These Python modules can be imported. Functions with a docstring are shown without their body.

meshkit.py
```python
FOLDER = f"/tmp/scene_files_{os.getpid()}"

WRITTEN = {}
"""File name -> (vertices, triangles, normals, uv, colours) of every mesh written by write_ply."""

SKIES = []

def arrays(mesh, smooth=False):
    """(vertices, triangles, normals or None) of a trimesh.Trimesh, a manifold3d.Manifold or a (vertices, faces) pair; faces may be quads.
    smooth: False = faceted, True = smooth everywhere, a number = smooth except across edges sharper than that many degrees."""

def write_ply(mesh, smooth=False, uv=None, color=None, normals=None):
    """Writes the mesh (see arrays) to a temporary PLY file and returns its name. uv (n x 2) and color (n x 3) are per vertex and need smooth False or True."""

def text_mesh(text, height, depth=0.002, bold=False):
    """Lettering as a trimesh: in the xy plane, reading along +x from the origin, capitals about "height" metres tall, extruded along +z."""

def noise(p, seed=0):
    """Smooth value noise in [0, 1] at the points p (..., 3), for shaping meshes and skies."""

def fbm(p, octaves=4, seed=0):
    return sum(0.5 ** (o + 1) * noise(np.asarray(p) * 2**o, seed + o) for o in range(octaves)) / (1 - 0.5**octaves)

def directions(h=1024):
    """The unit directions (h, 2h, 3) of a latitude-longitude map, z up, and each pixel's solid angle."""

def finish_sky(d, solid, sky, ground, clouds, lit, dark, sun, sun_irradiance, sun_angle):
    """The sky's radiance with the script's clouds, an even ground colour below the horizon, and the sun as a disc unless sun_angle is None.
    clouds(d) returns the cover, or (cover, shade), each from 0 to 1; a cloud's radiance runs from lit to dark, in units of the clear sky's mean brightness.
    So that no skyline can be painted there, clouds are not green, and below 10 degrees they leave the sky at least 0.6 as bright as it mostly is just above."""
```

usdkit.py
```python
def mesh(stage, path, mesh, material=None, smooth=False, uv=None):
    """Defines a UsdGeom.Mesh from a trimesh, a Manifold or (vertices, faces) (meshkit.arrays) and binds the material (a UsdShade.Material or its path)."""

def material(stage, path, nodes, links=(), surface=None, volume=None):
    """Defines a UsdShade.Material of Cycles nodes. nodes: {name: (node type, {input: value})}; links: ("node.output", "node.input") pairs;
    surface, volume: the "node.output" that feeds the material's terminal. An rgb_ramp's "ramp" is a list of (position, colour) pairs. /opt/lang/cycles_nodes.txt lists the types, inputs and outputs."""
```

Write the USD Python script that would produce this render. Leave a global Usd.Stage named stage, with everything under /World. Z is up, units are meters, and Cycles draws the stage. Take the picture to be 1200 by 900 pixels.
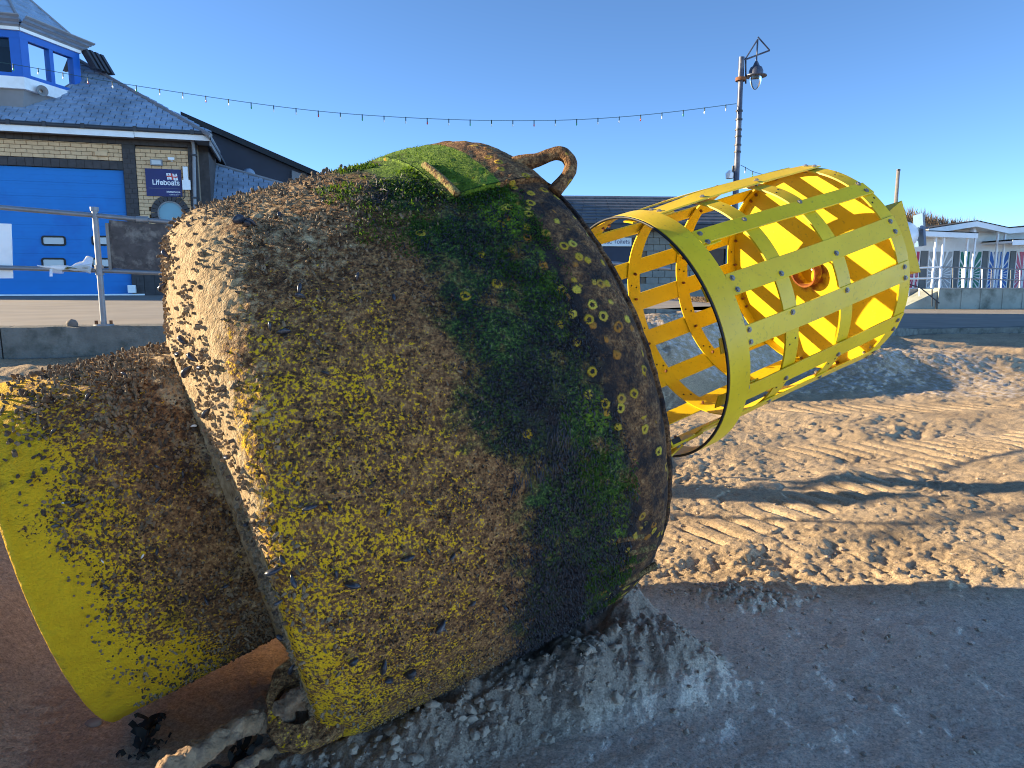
import math, random
import numpy as np, trimesh, shapely
from shapely import affinity
from shapely.geometry import Polygon, Point
import usdkit, meshkit
from pxr import Usd, UsdGeom, UsdLux, UsdShade, Gf, Sdf, Vt

stage = Usd.Stage.CreateInMemory()
UsdGeom.SetStageUpAxis(stage, UsdGeom.Tokens.z)
UsdGeom.SetStageMetersPerUnit(stage, 1.0)
world = UsdGeom.Xform.Define(stage, '/World')
UsdGeom.Scope.Define(stage, '/World/Looks')
rng = np.random.default_rng(11)
random.seed(11)

# ------------------------------------------------------------------ camera, sky, sun, exposure
EXPOSURE = 1.6
PITCH = math.radians(8.2)
EYE = np.array([0, 0, 1.62])
cam = UsdGeom.Camera.Define(stage, '/World/camera')
cam.CreateHorizontalApertureAttr(36.0)
cam.CreateVerticalApertureAttr(27.0)
cam.CreateFocalLengthAttr(24.9)
cam.CreateClippingRangeAttr(Gf.Vec2f(0.05, 3000))
cam.CreateExposureAttr(EXPOSURE)
cam.AddTranslateOp().Set(Gf.Vec3d(*EYE))
cam.AddRotateXOp().Set(90 - math.degrees(PITCH))

SUN_EL, SUN_AZ = math.radians(15), math.radians(-10)          # the light travels to +x and a little towards the camera
TRAVEL = np.array([math.cos(SUN_EL) * math.cos(SUN_AZ), math.cos(SUN_EL) * math.sin(SUN_AZ), -math.sin(SUN_EL)])
TO_SUN = -TRAVEL
usdkit.material(stage, '/World/Looks/sky', {
    's': ('sky_texture', {'sky_type': 'single_scattering', 'sun_disc': False, 'sun_elevation': SUN_EL,
                          'sun_rotation': math.atan2(TO_SUN[0], TO_SUN[1]), 'altitude': 10.0, 'air_density': 0.5,
                          'aerosol_density': 0.0, 'ozone_density': 4.4}),
    'w': ('mix', {'mix_type': 'multiply', 'fac': 1.0, 'color2': (.97, .95, .86)}),
    'b': ('background_shader', {'strength': 0.122})}, [('s.color', 'w.color1'), ('w.color', 'b.color')], surface='b.background')
dome = UsdLux.DomeLight.Define(stage, '/World/sky')
UsdShade.MaterialBindingAPI.Apply(dome.GetPrim()).Bind(UsdShade.Material.Get(stage, '/World/Looks/sky'))
sun = UsdLux.DistantLight.Define(stage, '/World/sun')
sun.CreateNormalizeAttr(True)
sun.CreateIntensityAttr(1.18)
sun.CreateAngleAttr(0.5)
sun.CreateColorAttr(Gf.Vec3f(1.0, 0.82, 0.56))
zax = TO_SUN
xax = np.cross([0, 0, 1], zax); xax /= np.linalg.norm(xax)
yax = np.cross(zax, xax)
sun.AddTransformOp().Set(Gf.Matrix4d(*xax, 0, *yax, 0, *zax, 0, 0, 0, 0, 1))

# ------------------------------------------------------------------ helpers
FPX = 830.0
CP, SP = math.cos(PITCH), math.sin(PITCH)

def ray(px, py):
    """Direction (world) of the sight line through a photograph pixel; measurements were taken on the 1200 x 900 photograph."""
    a, b = (px - 600) / FPX, (450 - py) / FPX
    return np.array([a, CP + b * SP, b * CP - SP])

def at_y(px, py, y):
    d = ray(px, py); return EYE + d * (y / d[1])

def at_z(px, py, z):
    d = ray(px, py); return EYE + d * ((z - EYE[2]) / d[2])

used = {}
def numbered(path):
    n = used.get(path, 0); used[path] = n + 1
    return path if n == 0 else f'{path}_{n:03d}'

def tagp(prim, label=None, cat=None, group=None, kind=None):
    for k, v in (('label', label), ('category', cat), ('group', group), ('kind', kind)):
        if v: prim.SetCustomDataByKey(k, v)
    return prim

class Node:
    """A prim with the world position of its origin; meshes are handed over in world coordinates."""
    def __init__(s, path, origin): s.path, s.o = path, np.asarray(origin, float)
    @property
    def prim(s): return stage.GetPrimAtPath(s.path)

def thing(name, loc, label, cat, group=None, kind=None):
    p = numbered('/World/' + name)
    x = UsdGeom.Xform.Define(stage, p); x.AddTranslateOp().Set(Gf.Vec3d(*map(float, loc)))
    tagp(x.GetPrim(), label, cat, group, kind)
    return Node(p, loc)

def verts(m):
    if hasattr(m, 'to_mesh'):
        q = m.to_mesh(); return np.array(q.vert_properties[:, :3], float), np.array(q.tri_verts)
    if isinstance(m, tuple): return np.asarray(m[0], float), np.asarray(m[1], int)
    return np.array(m.vertices), np.array(m.faces)

def obj(name, m, mat, parent=None, smooth=False, label=None, cat=None, group=None, kind=None, primvars=None, origin=None):
    """One Mesh prim, given in world coordinates, under parent (or at the top level, with its own origin)."""
    v, f = verts(m)
    if parent is None:
        p = numbered('/World/' + name)
        o = np.zeros(3) if origin is None else np.asarray(origin, float)
    else:
        p = numbered(parent.path + '/' + name); o = parent.o
    mesh = usdkit.mesh(stage, p, (v - o, f), mat, smooth=smooth)
    if parent is None and origin is not None:
        UsdGeom.Xformable(mesh).AddTranslateOp().Set(Gf.Vec3d(*map(float, o)))
    tagp(mesh.GetPrim(), label, cat, group, kind)
    for k, a in (primvars or {}).items():
        a = np.asarray(a, np.float32)
        api = UsdGeom.PrimvarsAPI(mesh)
        if a.ndim == 1: api.CreatePrimvar(k, Sdf.ValueTypeNames.FloatArray, 'vertex').Set(Vt.FloatArray.FromNumpy(a))
        else: api.CreatePrimvar(k, Sdf.ValueTypeNames.Color3fArray, 'vertex').Set(Vt.Vec3fArray.FromNumpy(a))
    n = Node(p, o)
    return n

def cat_(ms): 
    vs, fs, n = [], [], 0
    for m in ms:
        v, f = verts(m)
        if f.shape[1] == 4: f = np.vstack([f[:, [0, 1, 2]], f[:, [0, 2, 3]]])
        vs.append(v); fs.append(f + n); n += len(v)
    return np.vstack(vs), np.vstack(fs)

BOXF = np.array([[0, 2, 3], [0, 3, 1], [4, 5, 7], [4, 7, 6], [0, 1, 5], [0, 5, 4], [2, 6, 7], [2, 7, 3], [0, 4, 6], [0, 6, 2], [1, 3, 7], [1, 7, 5]])
def hexa(c):
    """Box from 8 corners ordered (z, y, x) bits: index = 4z + 2y + x."""
    return np.asarray(c, float), BOXF

def obox(o, ex, ey, ez, x0, x1, y0, y1, z0, z1):
    """Box in the frame (ex, ey, ez) at o."""
    c = [o + ex * x + ey * y + ez * z for z in (z0, z1) for y in (y0, y1) for x in (x0, x1)]
    return hexa(c)

def tube(pts, r, n=10, cap=True):
    pts = np.asarray(pts, float); k = len(pts)
    r = np.broadcast_to(r, (k,)).astype(float)
    tan = np.gradient(pts, axis=0); tan /= np.linalg.norm(tan, axis=1, keepdims=True)
    up = np.array([0, 0, 1.0]) if abs(tan[0][2]) < .9 else np.array([0, 1.0, 0])
    vs = []; u = np.cross(tan[0], up)
    for i in range(k):
        u = u - (u @ tan[i]) * tan[i]; u /= np.linalg.norm(u); w = np.cross(tan[i], u)
        a = np.linspace(0, 2 * np.pi, n, endpoint=False)
        vs.append(pts[i] + r[i] * (np.cos(a)[:, None] * u + np.sin(a)[:, None] * w))
    V = np.vstack(vs); F = []
    i, j = np.meshgrid(np.arange(k - 1), np.arange(n), indexing='ij'); i = i.ravel(); j = j.ravel(); j2 = (j + 1) % n
    F = np.vstack([np.stack([i * n + j, i * n + j2, (i + 1) * n + j2], 1), np.stack([i * n + j, (i + 1) * n + j2, (i + 1) * n + j], 1)])
    if cap:
        V = np.vstack([V, pts[0], pts[-1]]); a = np.arange(n); b = (a + 1) % n
        F = np.vstack([F, np.stack([b, a, np.full(n, k * n)], 1), np.stack([(k - 1) * n + a, (k - 1) * n + b, np.full(n, k * n + 1)], 1)])
    return V, F

def gridf(nr, nc, wrap=False):
    i, j = np.meshgrid(np.arange(nr - 1), np.arange(nc if wrap else nc - 1), indexing='ij'); i = i.ravel(); j = j.ravel(); j2 = (j + 1) % nc
    a, b, c, d = i * nc + j, i * nc + j2, (i + 1) * nc + j2, (i + 1) * nc + j
    return np.vstack([np.stack([a, b, c], 1), np.stack([a, c, d], 1)])

def prism(poly, o, ex, ey, n, d0, d1):
    """Extrudes a 2-D polygon (shapely or points) given in the axes ex, ey at o along n from d0 to d1."""
    if not isinstance(poly, Polygon): poly = Polygon(poly)
    m = trimesh.creation.extrude_polygon(poly, d1 - d0, engine='earcut')
    v = np.array(m.vertices)
    P = o + v[:, :1] * ex + v[:, 1:2] * ey + (v[:, 2:3] + d0) * n
    f = np.array(m.faces)
    if np.dot(np.cross(ex, ey), n) < 0: f = f[:, ::-1]
    return P, f

def sstep(a, b, x):
    t = np.clip((np.asarray(x, float) - a) / (b - a), 0, 1); return t * t * (3 - 2 * t)

def unit(v): v = np.asarray(v, float); return v / np.linalg.norm(v)
Z = np.array([0, 0, 1.0])

# ------------------------------------------------------------------ materials
LOOK = {}
def paint(name, col, rough=.6, var=.12, scale=6., bump=0., bscale=60., metal=0., dirt=None, dirt_amt=.5, dscale=3., spec=.5, coat=0., island=0.):
    """A painted or mineral surface: tone varied by noise, optional dirt blotches and fine relief."""
    col = np.asarray(col, float)
    nodes = {'g': ('geometry', {}), 'n': ('noise_texture', {'scale': scale, 'detail': 6.0, 'roughness': .6}),
             'r': ('rgb_ramp', {'ramp': [(.25, col * (1 - var)), (.75, np.minimum(col * (1 + var), 1))]}),
             'p': ('principled_bsdf', {'roughness': rough, 'metallic': metal, 'specular_ior_level': spec, 'coat_weight': coat, 'coat_roughness': .2})}
    links = [('g.position', 'n.vector'), ('n.fac', 'r.fac')]
    out = 'r.color'
    if dirt is not None:
        nodes['dn'] = ('noise_texture', {'scale': dscale, 'detail': 8.0, 'roughness': .65})
        nodes['dm'] = ('map_range', {'from_min': .5, 'from_max': .68, 'to_max': dirt_amt, 'clamp': True})
        nodes['dx'] = ('mix', {'color2': dirt})
        links += [('g.position', 'dn.vector'), ('dn.fac', 'dm.value'), ('dm.result', 'dx.fac'), (out, 'dx.color1')]
        out = 'dx.color'
    if island:
        nodes['iv'] = ('map_range', {'to_min': 1 - island, 'to_max': 1 + island})
        nodes['ih'] = ('hsv', {})
        links += [('g.random_per_island', 'iv.value'), ('iv.result', 'ih.value'), (out, 'ih.color')]
        out = 'ih.color'
    links.append((out, 'p.base_color'))
    if bump:
        nodes['bn'] = ('noise_texture', {'scale': bscale, 'detail': 5.0})
        nodes['bb'] = ('bump', {'strength': bump, 'distance': .01})
        links += [('g.position', 'bn.vector'), ('bn.fac', 'bb.height'), ('bb.normal', 'p.normal')]
    LOOK[name] = usdkit.material(stage, '/World/Looks/' + name, nodes, links, surface='p.BSDF')
    return LOOK[name]

def pane_mat(name, tint=(.55, .6, .65), ior=1.9, gl=.02):
    LOOK[name] = usdkit.material(stage, '/World/Looks/' + name, {
        't': ('transparent_bsdf', {'color': tint}), 'g': ('glossy_bsdf', {'color': (.95, .95, .95), 'roughness': gl}),
        'f': ('fresnel', {'IOR': ior}), 'm': ('mix_closure', {})},
        [('f.fac', 'm.fac'), ('t.BSDF', 'm.closure1'), ('g.BSDF', 'm.closure2')], surface='m.closure')
    return LOOK[name]

# yellow steel paint of the cage: chalky, scuffed, with rust where the primvar asks for it
M_YEL = usdkit.material(stage, '/World/Looks/cage_paint', {
    'g': ('geometry', {}), 'a': ('attribute', {'attribute': 'rust'}),
    'n': ('noise_texture', {'scale': 5.0, 'detail': 6.0}), 'r': ('rgb_ramp', {'ramp': [(.3, (.66, .43, .005)), (.7, (.78, .54, .010))]}),
    'n2': ('noise_texture', {'scale': 55.0, 'detail': 8.0, 'roughness': .7}), 'm2': ('map_range', {'from_min': .57, 'from_max': .70, 'to_max': .6, 'clamp': True}),
    'x2': ('mix', {'color2': (.22, .17, .03)}),
    'n3': ('noise_texture', {'scale': 38.0, 'detail': 6.0, 'roughness': .65}), 'ad': ('math', {'math_type': 'multiply_add', 'value2': .55, 'value3': -.27}),
    'sm': ('math', {'math_type': 'add'}), 'm3': ('map_range', {'from_min': .42, 'from_max': .62, 'clamp': True}),
    'rc': ('rgb_ramp', {'ramp': [(.3, (.10, .025, .008)), (.7, (.34, .11, .02))]}), 'x3': ('mix', {}),
    'rr': ('map_range', {'to_min': .42, 'to_max': .9}), 'b': ('bump', {'strength': .12, 'distance': .004}),
    'p': ('principled_bsdf', {'specular_ior_level': .4})},
    [('g.position', 'n.vector'), ('n.fac', 'r.fac'), ('g.position', 'n2.vector'), ('n2.fac', 'm2.value'), ('m2.result', 'x2.fac'), ('r.color', 'x2.color1'),
     ('g.position', 'n3.vector'), ('n3.fac', 'ad.value1'), ('ad.value', 'sm.value1'), ('a.fac', 'sm.value2'), ('sm.value', 'm3.value'),
     ('n3.fac', 'rc.fac'), ('m3.result', 'x3.fac'), ('x2.color', 'x3.color1'), ('rc.color', 'x3.color2'), ('x3.color', 'p.base_color'),
     ('m3.result', 'rr.value'), ('rr.result', 'p.roughness'), ('n2.fac', 'b.height'), ('b.normal', 'p.normal')], surface='p.BSDF')

# growth-covered paint of drum and skirt. za: x = yellow paint showing, y = tan barnacle crust, z = green weed; zb: x = bright green, y = ring scars, z = black slime
def growth(name, fleck=62.0):
    nd = {
        'g': ('geometry', {}), 'A': ('attribute', {'attribute': 'za'}), 'B': ('attribute', {'attribute': 'zb'}),
        'sa': ('separate_color', {}), 'sb': ('separate_color', {}),
        'n1': ('noise_texture', {'scale': fleck, 'detail': 4.0, 'roughness': .62}),
        'n2': ('noise_texture', {'scale': 15.0, 'detail': 6.0, 'roughness': .6}),
        'n3': ('noise_texture', {'scale': 160.0, 'detail': 3.0, 'roughness': .6}),
        'n4': ('noise_texture', {'scale': 34.0, 'detail': 7.0, 'roughness': .7}),
        'brown': ('rgb_ramp', {'ramp': [(.36, (.020, .011, .006)), (.45, (.13, .060, .022)), (.54, (.30, .155, .058)), (.66, (.58, .36, .15))]}),
        'yel': ('rgb_ramp', {'ramp': [(.2, (.68, .37, .004)), (.8, (.88, .54, .008))]}),
        'bf': ('math', {'math_type': 'add'}), 'bh': ('math', {'math_type': 'multiply', 'value2': .5}),
        # yellow flecks
        'y1': ('math', {'math_type': 'add'}), 'y2': ('math', {'math_type': 'multiply_add', 'value2': .35}), 'ym': ('map_range', {'from_min': .985, 'from_max': 1.05, 'clamp': True}),
        'xy': ('mix', {}), 
        # tan crust
        'tan': ('rgb_ramp', {'ramp': [(.25, (.20, .125, .06)), (.5, (.46, .32, .16)), (.75, (.68, .53, .31))]}),
        'c1': ('math', {'math_type': 'add'}), 'cm': ('map_range', {'from_min': .92, 'from_max': 1.14, 'clamp': True}), 'xc': ('mix', {}),
        # green and black weed
        'gr': ('rgb_ramp', {'ramp': [(.34, (.005, .008, .006)), (.47, (.016, .042, .010)), (.60, (.06, .125, .020)), (.70, (.20, .20, .10))]}),
        'w1': ('math', {'math_type': 'add'}), 'wm': ('map_range', {'from_min': .85, 'from_max': 1.15, 'clamp': True}), 'xw': ('mix', {}),
        'bg': ('rgb_ramp', {'ramp': [(.25, (.03, .08, .008)), (.5, (.12, .22, .012)), (.75, (.26, .36, .02))]}),
        'b1': ('math', {'math_type': 'add'}), 'bm': ('map_range', {'from_min': .9, 'from_max': 1.15, 'clamp': True}), 'xb': ('mix', {}),
        'k1': ('math', {'math_type': 'add'}), 'km': ('map_range', {'from_min': .85, 'from_max': 1.2, 'clamp': True}), 'xk': ('mix', {'color2': (.016, .013, .014)}),
        # ring scars: a band of the distance to scattered points
        'v': ('voronoi_texture', {'scale': 21.0, 'feature': 'f1', 'randomness': .95}),
        'wob': ('math', {'math_type': 'multiply_add', 'value2': .30, 'value3': -.15}), 'dv': ('math', {'math_type': 'add'}),
        'ri': ('map_range', {'from_min': .13, 'from_max': .19, 'clamp': True}), 'ro': ('map_range', {'from_min': .40, 'from_max': .30, 'clamp': True}),
        'rp': ('math', {'math_type': 'multiply'}), 'cs': ('separate_color', {}), 'pk': ('math', {'math_type': 'less_than'}), 'rq': ('math', {'math_type': 'multiply'}),
        'rcol': ('rgb_ramp', {'ramp': [(.3, (.50, .33, .02)), (.6, (.62, .50, .06)), (.8, (.40, .17, .02))]}), 'xr': ('mix', {}),
        'h1': ('math', {'math_type': 'multiply', 'value2': .8}), 'h2': ('math', {'math_type': 'multiply_add', 'value2': .5}), 'h3': ('math', {'math_type': 'multiply_add', 'value2': .35}),
        'bp': ('bump', {'strength': 1.0, 'distance': .022}),
        'p': ('principled_bsdf', {'roughness': .82, 'specular_ior_level': .3}),
    }
    lk = [('A.color', 'sa.color'), ('B.color', 'sb.color')]
    for n in ('n1', 'n2', 'n3', 'n4', 'v'): lk.append(('g.position', n + '.vector'))
    lk += [('n4.fac', 'bf.value1'), ('n1.fac', 'bf.value2'), ('bf.value', 'bh.value1'), ('bh.value', 'brown.fac'), ('n2.fac', 'yel.fac'), ('n1.fac', 'y1.value1'), ('sa.r', 'y1.value2'), ('n2.fac', 'y2.value1'), ('y1.value', 'y2.value3'), ('y2.value', 'ym.value'),
           ('ym.result', 'xy.fac'), ('brown.color', 'xy.color1'), ('yel.color', 'xy.color2'),
           ('n4.fac', 'tan.fac'), ('n4.fac', 'c1.value1'), ('sa.g', 'c1.value2'), ('c1.value', 'cm.value'), ('cm.result', 'xc.fac'), ('xy.color', 'xc.color1'), ('tan.color', 'xc.color2'),
           ('n1.fac', 'gr.fac'), ('n2.fac', 'w1.value1'), ('sa.b', 'w1.value2'), ('w1.value', 'wm.value'), ('wm.result', 'xw.fac'), ('xc.color', 'xw.color1'), ('gr.color', 'xw.color2'),
           ('n2.fac', 'k1.value1'), ('sb.b', 'k1.value2'), ('k1.value', 'km.value'), ('km.result', 'xk.fac'), ('xw.color', 'xk.color1'),
           ('n1.fac', 'bg.fac'), ('n4.fac', 'b1.value1'), ('sb.r', 'b1.value2'), ('b1.value', 'bm.value'), ('bm.result', 'xb.fac'), ('xk.color', 'xb.color1'), ('bg.color', 'xb.color2'),
           ('n1.fac', 'wob.value1'), ('wob.value', 'dv.value1'), ('v.distance', 'dv.value2'), ('dv.value', 'ri.value'), ('dv.value', 'ro.value'), ('ri.result', 'rp.value1'), ('ro.result', 'rp.value2'),
           ('v.color', 'cs.color'), ('cs.r', 'pk.value1'), ('sb.g', 'pk.value2'), ('rp.value', 'rq.value1'), ('pk.value', 'rq.value2'),
           ('cs.g', 'rcol.fac'), ('rq.value', 'xr.fac'), ('xb.color', 'xr.color1'), ('rcol.color', 'xr.color2'), ('xr.color', 'p.base_color'),
           ('n1.fac', 'h1.value1'), ('n3.fac', 'h2.value1'), ('h1.value', 'h2.value3'), ('rq.value', 'h3.value1'), ('h2.value', 'h3.value3'), ('h3.value', 'bp.height'), ('bp.normal', 'p.normal')]
    return usdkit.material(stage, '/World/Looks/' + name, nd, lk, surface='p.BSDF')

M_GROW = growth('growth_on_paint', 105.0)

# sand: sd primvar x = wet sand and darkened bank, y = frost, z = painted lift of the shadowed foreground
M_SAND = usdkit.material(stage, '/World/Looks/sand', {
    'g': ('geometry', {}), 'A': ('attribute', {'attribute': 'sd'}), 's': ('separate_color', {}),
    'n1': ('noise_texture', {'scale': 1.3, 'detail': 6.0}), 'n2': ('noise_texture', {'scale': 11.0, 'detail': 8.0, 'roughness': .7}), 'n3': ('noise_texture', {'scale': 120.0, 'detail': 6.0, 'roughness': .75}),
    'r': ('rgb_ramp', {'ramp': [(.3, (.42, .30, .18)), (.5, (.51, .37, .225)), (.7, (.60, .445, .28))]}),
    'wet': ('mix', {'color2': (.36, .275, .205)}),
    'shade_lift': ('mix', {'color2': (.78, .65, .53)}), 'gm': ('rgb_ramp', {'ramp': [(.36, (.5, .5, .5)), (.5, (1, 1, 1)), (.64, (1.4, 1.4, 1.4))]}), 'x': ('mix', {'mix_type': 'multiply', 'fac': .8}),
    'gq': ('rgb_ramp', {'ramp': [(.34, (.70, .70, .70)), (.5, (1, 1, 1)), (.66, (1.22, 1.22, 1.22))]}), 'x4': ('mix', {'mix_type': 'multiply', 'fac': .85}), 'gr': ('rgb_ramp', {'ramp': [(.3, (.80, .81, .83)), (.7, (1.12, 1.11, 1.08))]}), 'x5': ('mix', {'mix_type': 'multiply', 'fac': .9}), 'fs': ('math', {'math_type': 'add'}), 'fm': ('map_range', {'from_min': .97, 'from_max': 1.22, 'to_max': .7, 'clamp': True}), 'xf': ('mix', {'color2': (.72, .74, .78)}),
    'n4': ('noise_texture', {'scale': 48.0, 'detail': 5.0, 'roughness': .65}), 'hn': ('math', {'math_type': 'multiply', 'value2': .35}), 'h0': ('math', {'math_type': 'multiply_add', 'value2': .6}), 'h': ('math', {'math_type': 'multiply_add', 'value2': .35}), 'b': ('bump', {'strength': 1.0, 'distance': .03}),
    'p': ('principled_bsdf', {'roughness': .92, 'specular_ior_level': .2})},
    [('A.color', 's.color'), ('g.position', 'n1.vector'), ('g.position', 'n2.vector'), ('g.position', 'n3.vector'), ('n1.fac', 'r.fac'),
     ('s.r', 'wet.fac'), ('r.color', 'wet.color1'), ('n3.fac', 'gm.fac'), ('s.b', 'shade_lift.fac'), ('wet.color', 'shade_lift.color1'), ('shade_lift.color', 'x.color1'), ('gm.color', 'x.color2'),
     ('n2.fac', 'fs.value1'), ('s.g', 'fs.value2'), ('fs.value', 'fm.value'), ('fm.result', 'xf.fac'), ('n4.fac', 'gq.fac'), ('x.color', 'x4.color1'), ('gq.color', 'x4.color2'), ('n2.fac', 'gr.fac'), ('x4.color', 'x5.color1'), ('gr.color', 'x5.color2'), ('x5.color', 'xf.color1'), ('xf.color', 'p.base_color'),
     ('g.position', 'n4.vector'), ('n4.fac', 'h0.value1'), ('n2.fac', 'hn.value1'), ('hn.value', 'h0.value3'), ('n3.fac', 'h.value1'), ('h0.value', 'h.value3'), ('h.value', 'b.height'), ('b.normal', 'p.normal')], surface='p.BSDF')

M_CLOD = paint('sand_clods', (.35, .27, .20), .95, .3, 9, bump=.8, bscale=90)
M_CONC = paint('concrete', (.30, .28, .245), .9, .22, 2.2, bump=.5, bscale=45, dirt=(.10, .10, .09), dirt_amt=.6, dscale=1.6)
M_KERB = paint('kerb_concrete', (.17, .16, .135), .9, .35, 7, bump=.9, bscale=60, dirt=(.05, .055, .04), dirt_amt=.8, dscale=5)
M_TARMAC = paint('promenade_tarmac', (.27, .235, .19), .9, .2, 1.1, bump=.3, bscale=70, dirt=(.36, .29, .21), dirt_amt=.7, dscale=.5)
M_GALV = paint('galvanised_steel', (.24, .25, .265), .45, .2, 9, metal=.65, dirt=(.2, .17, .14), dirt_amt=.4, dscale=14)
M_BOLT = paint('bolt_steel', (.26, .235, .21), .5, .2, 40, metal=.6)
M_RUST = paint('rusty_steel', (.20, .075, .025), .85, .5, 45, bump=.4, bscale=120)
M_BLACK = paint('black_rubber', (.012, .011, .011), .6, .3, 20)
M_WHITE = paint('white_paint', (.80, .80, .79), .5, .05, 3, dirt=(.5, .47, .42), dirt_amt=.35, dscale=2)
M_BLUE = paint('blue_door_paint', (.002, .17, .50), .6, .07, 1.2, dirt=(.004, .09, .37), dirt_amt=.5, dscale=.8)
M_BLUEF = paint('blue_frame_paint', (.008, .10, .42), .4, .08, 3)
M_TBRICK = paint('buff_brick', (.78, .51, .28), .9, .16, 5, bump=.5, bscale=80, island=.16)
M_DBRICK = paint('dark_brick', (.072, .062, .062), .85, .35, 6, bump=.5, bscale=60, island=.25)
M_MORT = paint('mortar', (.26, .19, .13), .95, .15, 20)
M_MORTD = paint('dark_mortar', (.05, .046, .045), .95, .15, 20)
M_SLATE = paint('slate', (.25, .33, .44), .5, .3, 3, bump=.3, bscale=40, dirt=(.03, .035, .03), dirt_amt=.4, dscale=.45, island=.10)
M_SLATE2 = paint('dark_slate', (.13, .14, .16), .38, .4, 3, bump=.3, bscale=40, island=.3)
M_UNDER = paint('roof_felt', (.02, .022, .025), .9, .2, 4)
M_NAVY = paint('navy_cladding', (.022, .027, .045), .6, .25, 1.5)
M_NAVYS = paint('navy_sign', (.012, .018, .11), .45, .1, 3)
M_LETTER = paint('white_lettering', (.85, .85, .85), .5, .03, 3)
M_REDP = paint('red_print', (.60, .05, .04), .5, .05, 3)
M_GUTTER = paint('dark_gutter', (.03, .032, .038), .5, .2, 4)
M_PIPE = paint('grey_pipe', (.23, .235, .25), .5, .15, 5)
M_SOFFIT = paint('grey_soffit', (.22, .22, .225), .8, .15, 2)
M_LAMP = paint('lamp_post_paint', (.05, .062, .10), .45, .2, 8, metal=.2, dirt=(.3, .29, .28), dirt_amt=.5, dscale=3)
M_BOARD = paint('weathered_board', (.062, .050, .046), .75, .5, 16, dirt=(.22, .19, .16), dirt_amt=.85, dscale=9)
M_BULBW = paint('bulb_glass_white', (.75, .78, .74), .3, .03, 3)
M_BULBR = paint('bulb_glass_red', (.45, .03, .03), .3, .03, 3)
M_BULBG = paint('bulb_glass_green', (.03, .28, .12), .3, .03, 3)
M_CABLE = paint('dark_cable', (.02, .06, .06), .6, .1, 3)
M_BAG = usdkit.material(stage, '/World/Looks/clear_plastic_bag', {'d': ('principled_bsdf', {'base_color': (.78, .80, .80), 'roughness': .25, 'specular_ior_level': .7}), 't': ('transparent_bsdf', {'color': (.95, .95, .95)}), 'm': ('mix_closure', {'fac': .55})},
                        [('d.BSDF', 'm.closure1'), ('t.BSDF', 'm.closure2')], surface='m.closure')
M_STEM = paint('dead_stems', (.20, .17, .05), .8, .4, 30, island=.4)
M_SHELL = paint('mussel_shell', (.016, .018, .026), .32, .5, 60, spec=.6, dirt=(.16, .15, .14), dirt_amt=.6, dscale=60)
M_SHELLW = paint('white_shell', (.70, .66, .58), .5, .1, 50)
M_BARN = paint('barnacle_shell', (.40, .285, .165), .9, .35, 30, bump=.5, bscale=150, island=.5)
M_BARND = paint('dark_barnacle_shell', (.20, .135, .085), .85, .5, 30, bump=.5, bscale=150, island=.6)
M_MOSSB = usdkit.material(stage, '/World/Looks/bright_weed', {'g': ('geometry', {}), 'r': ('rgb_ramp', {'ramp': [(0, (.03, .09, .008)), (.5, (.12, .24, .012)), (1, (.32, .42, .025))]}), 'p': ('principled_bsdf', {'roughness': .6, 'specular_ior_level': .3}), 't': ('translucent_bsdf', {'color': (.2, .35, .02)}), 'm': ('mix_closure', {'fac': .25})},
                          [('g.random_per_island', 'r.fac'), ('r.color', 'p.base_color'), ('p.BSDF', 'm.closure1'), ('t.BSDF', 'm.closure2')], surface='m.closure')
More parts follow.
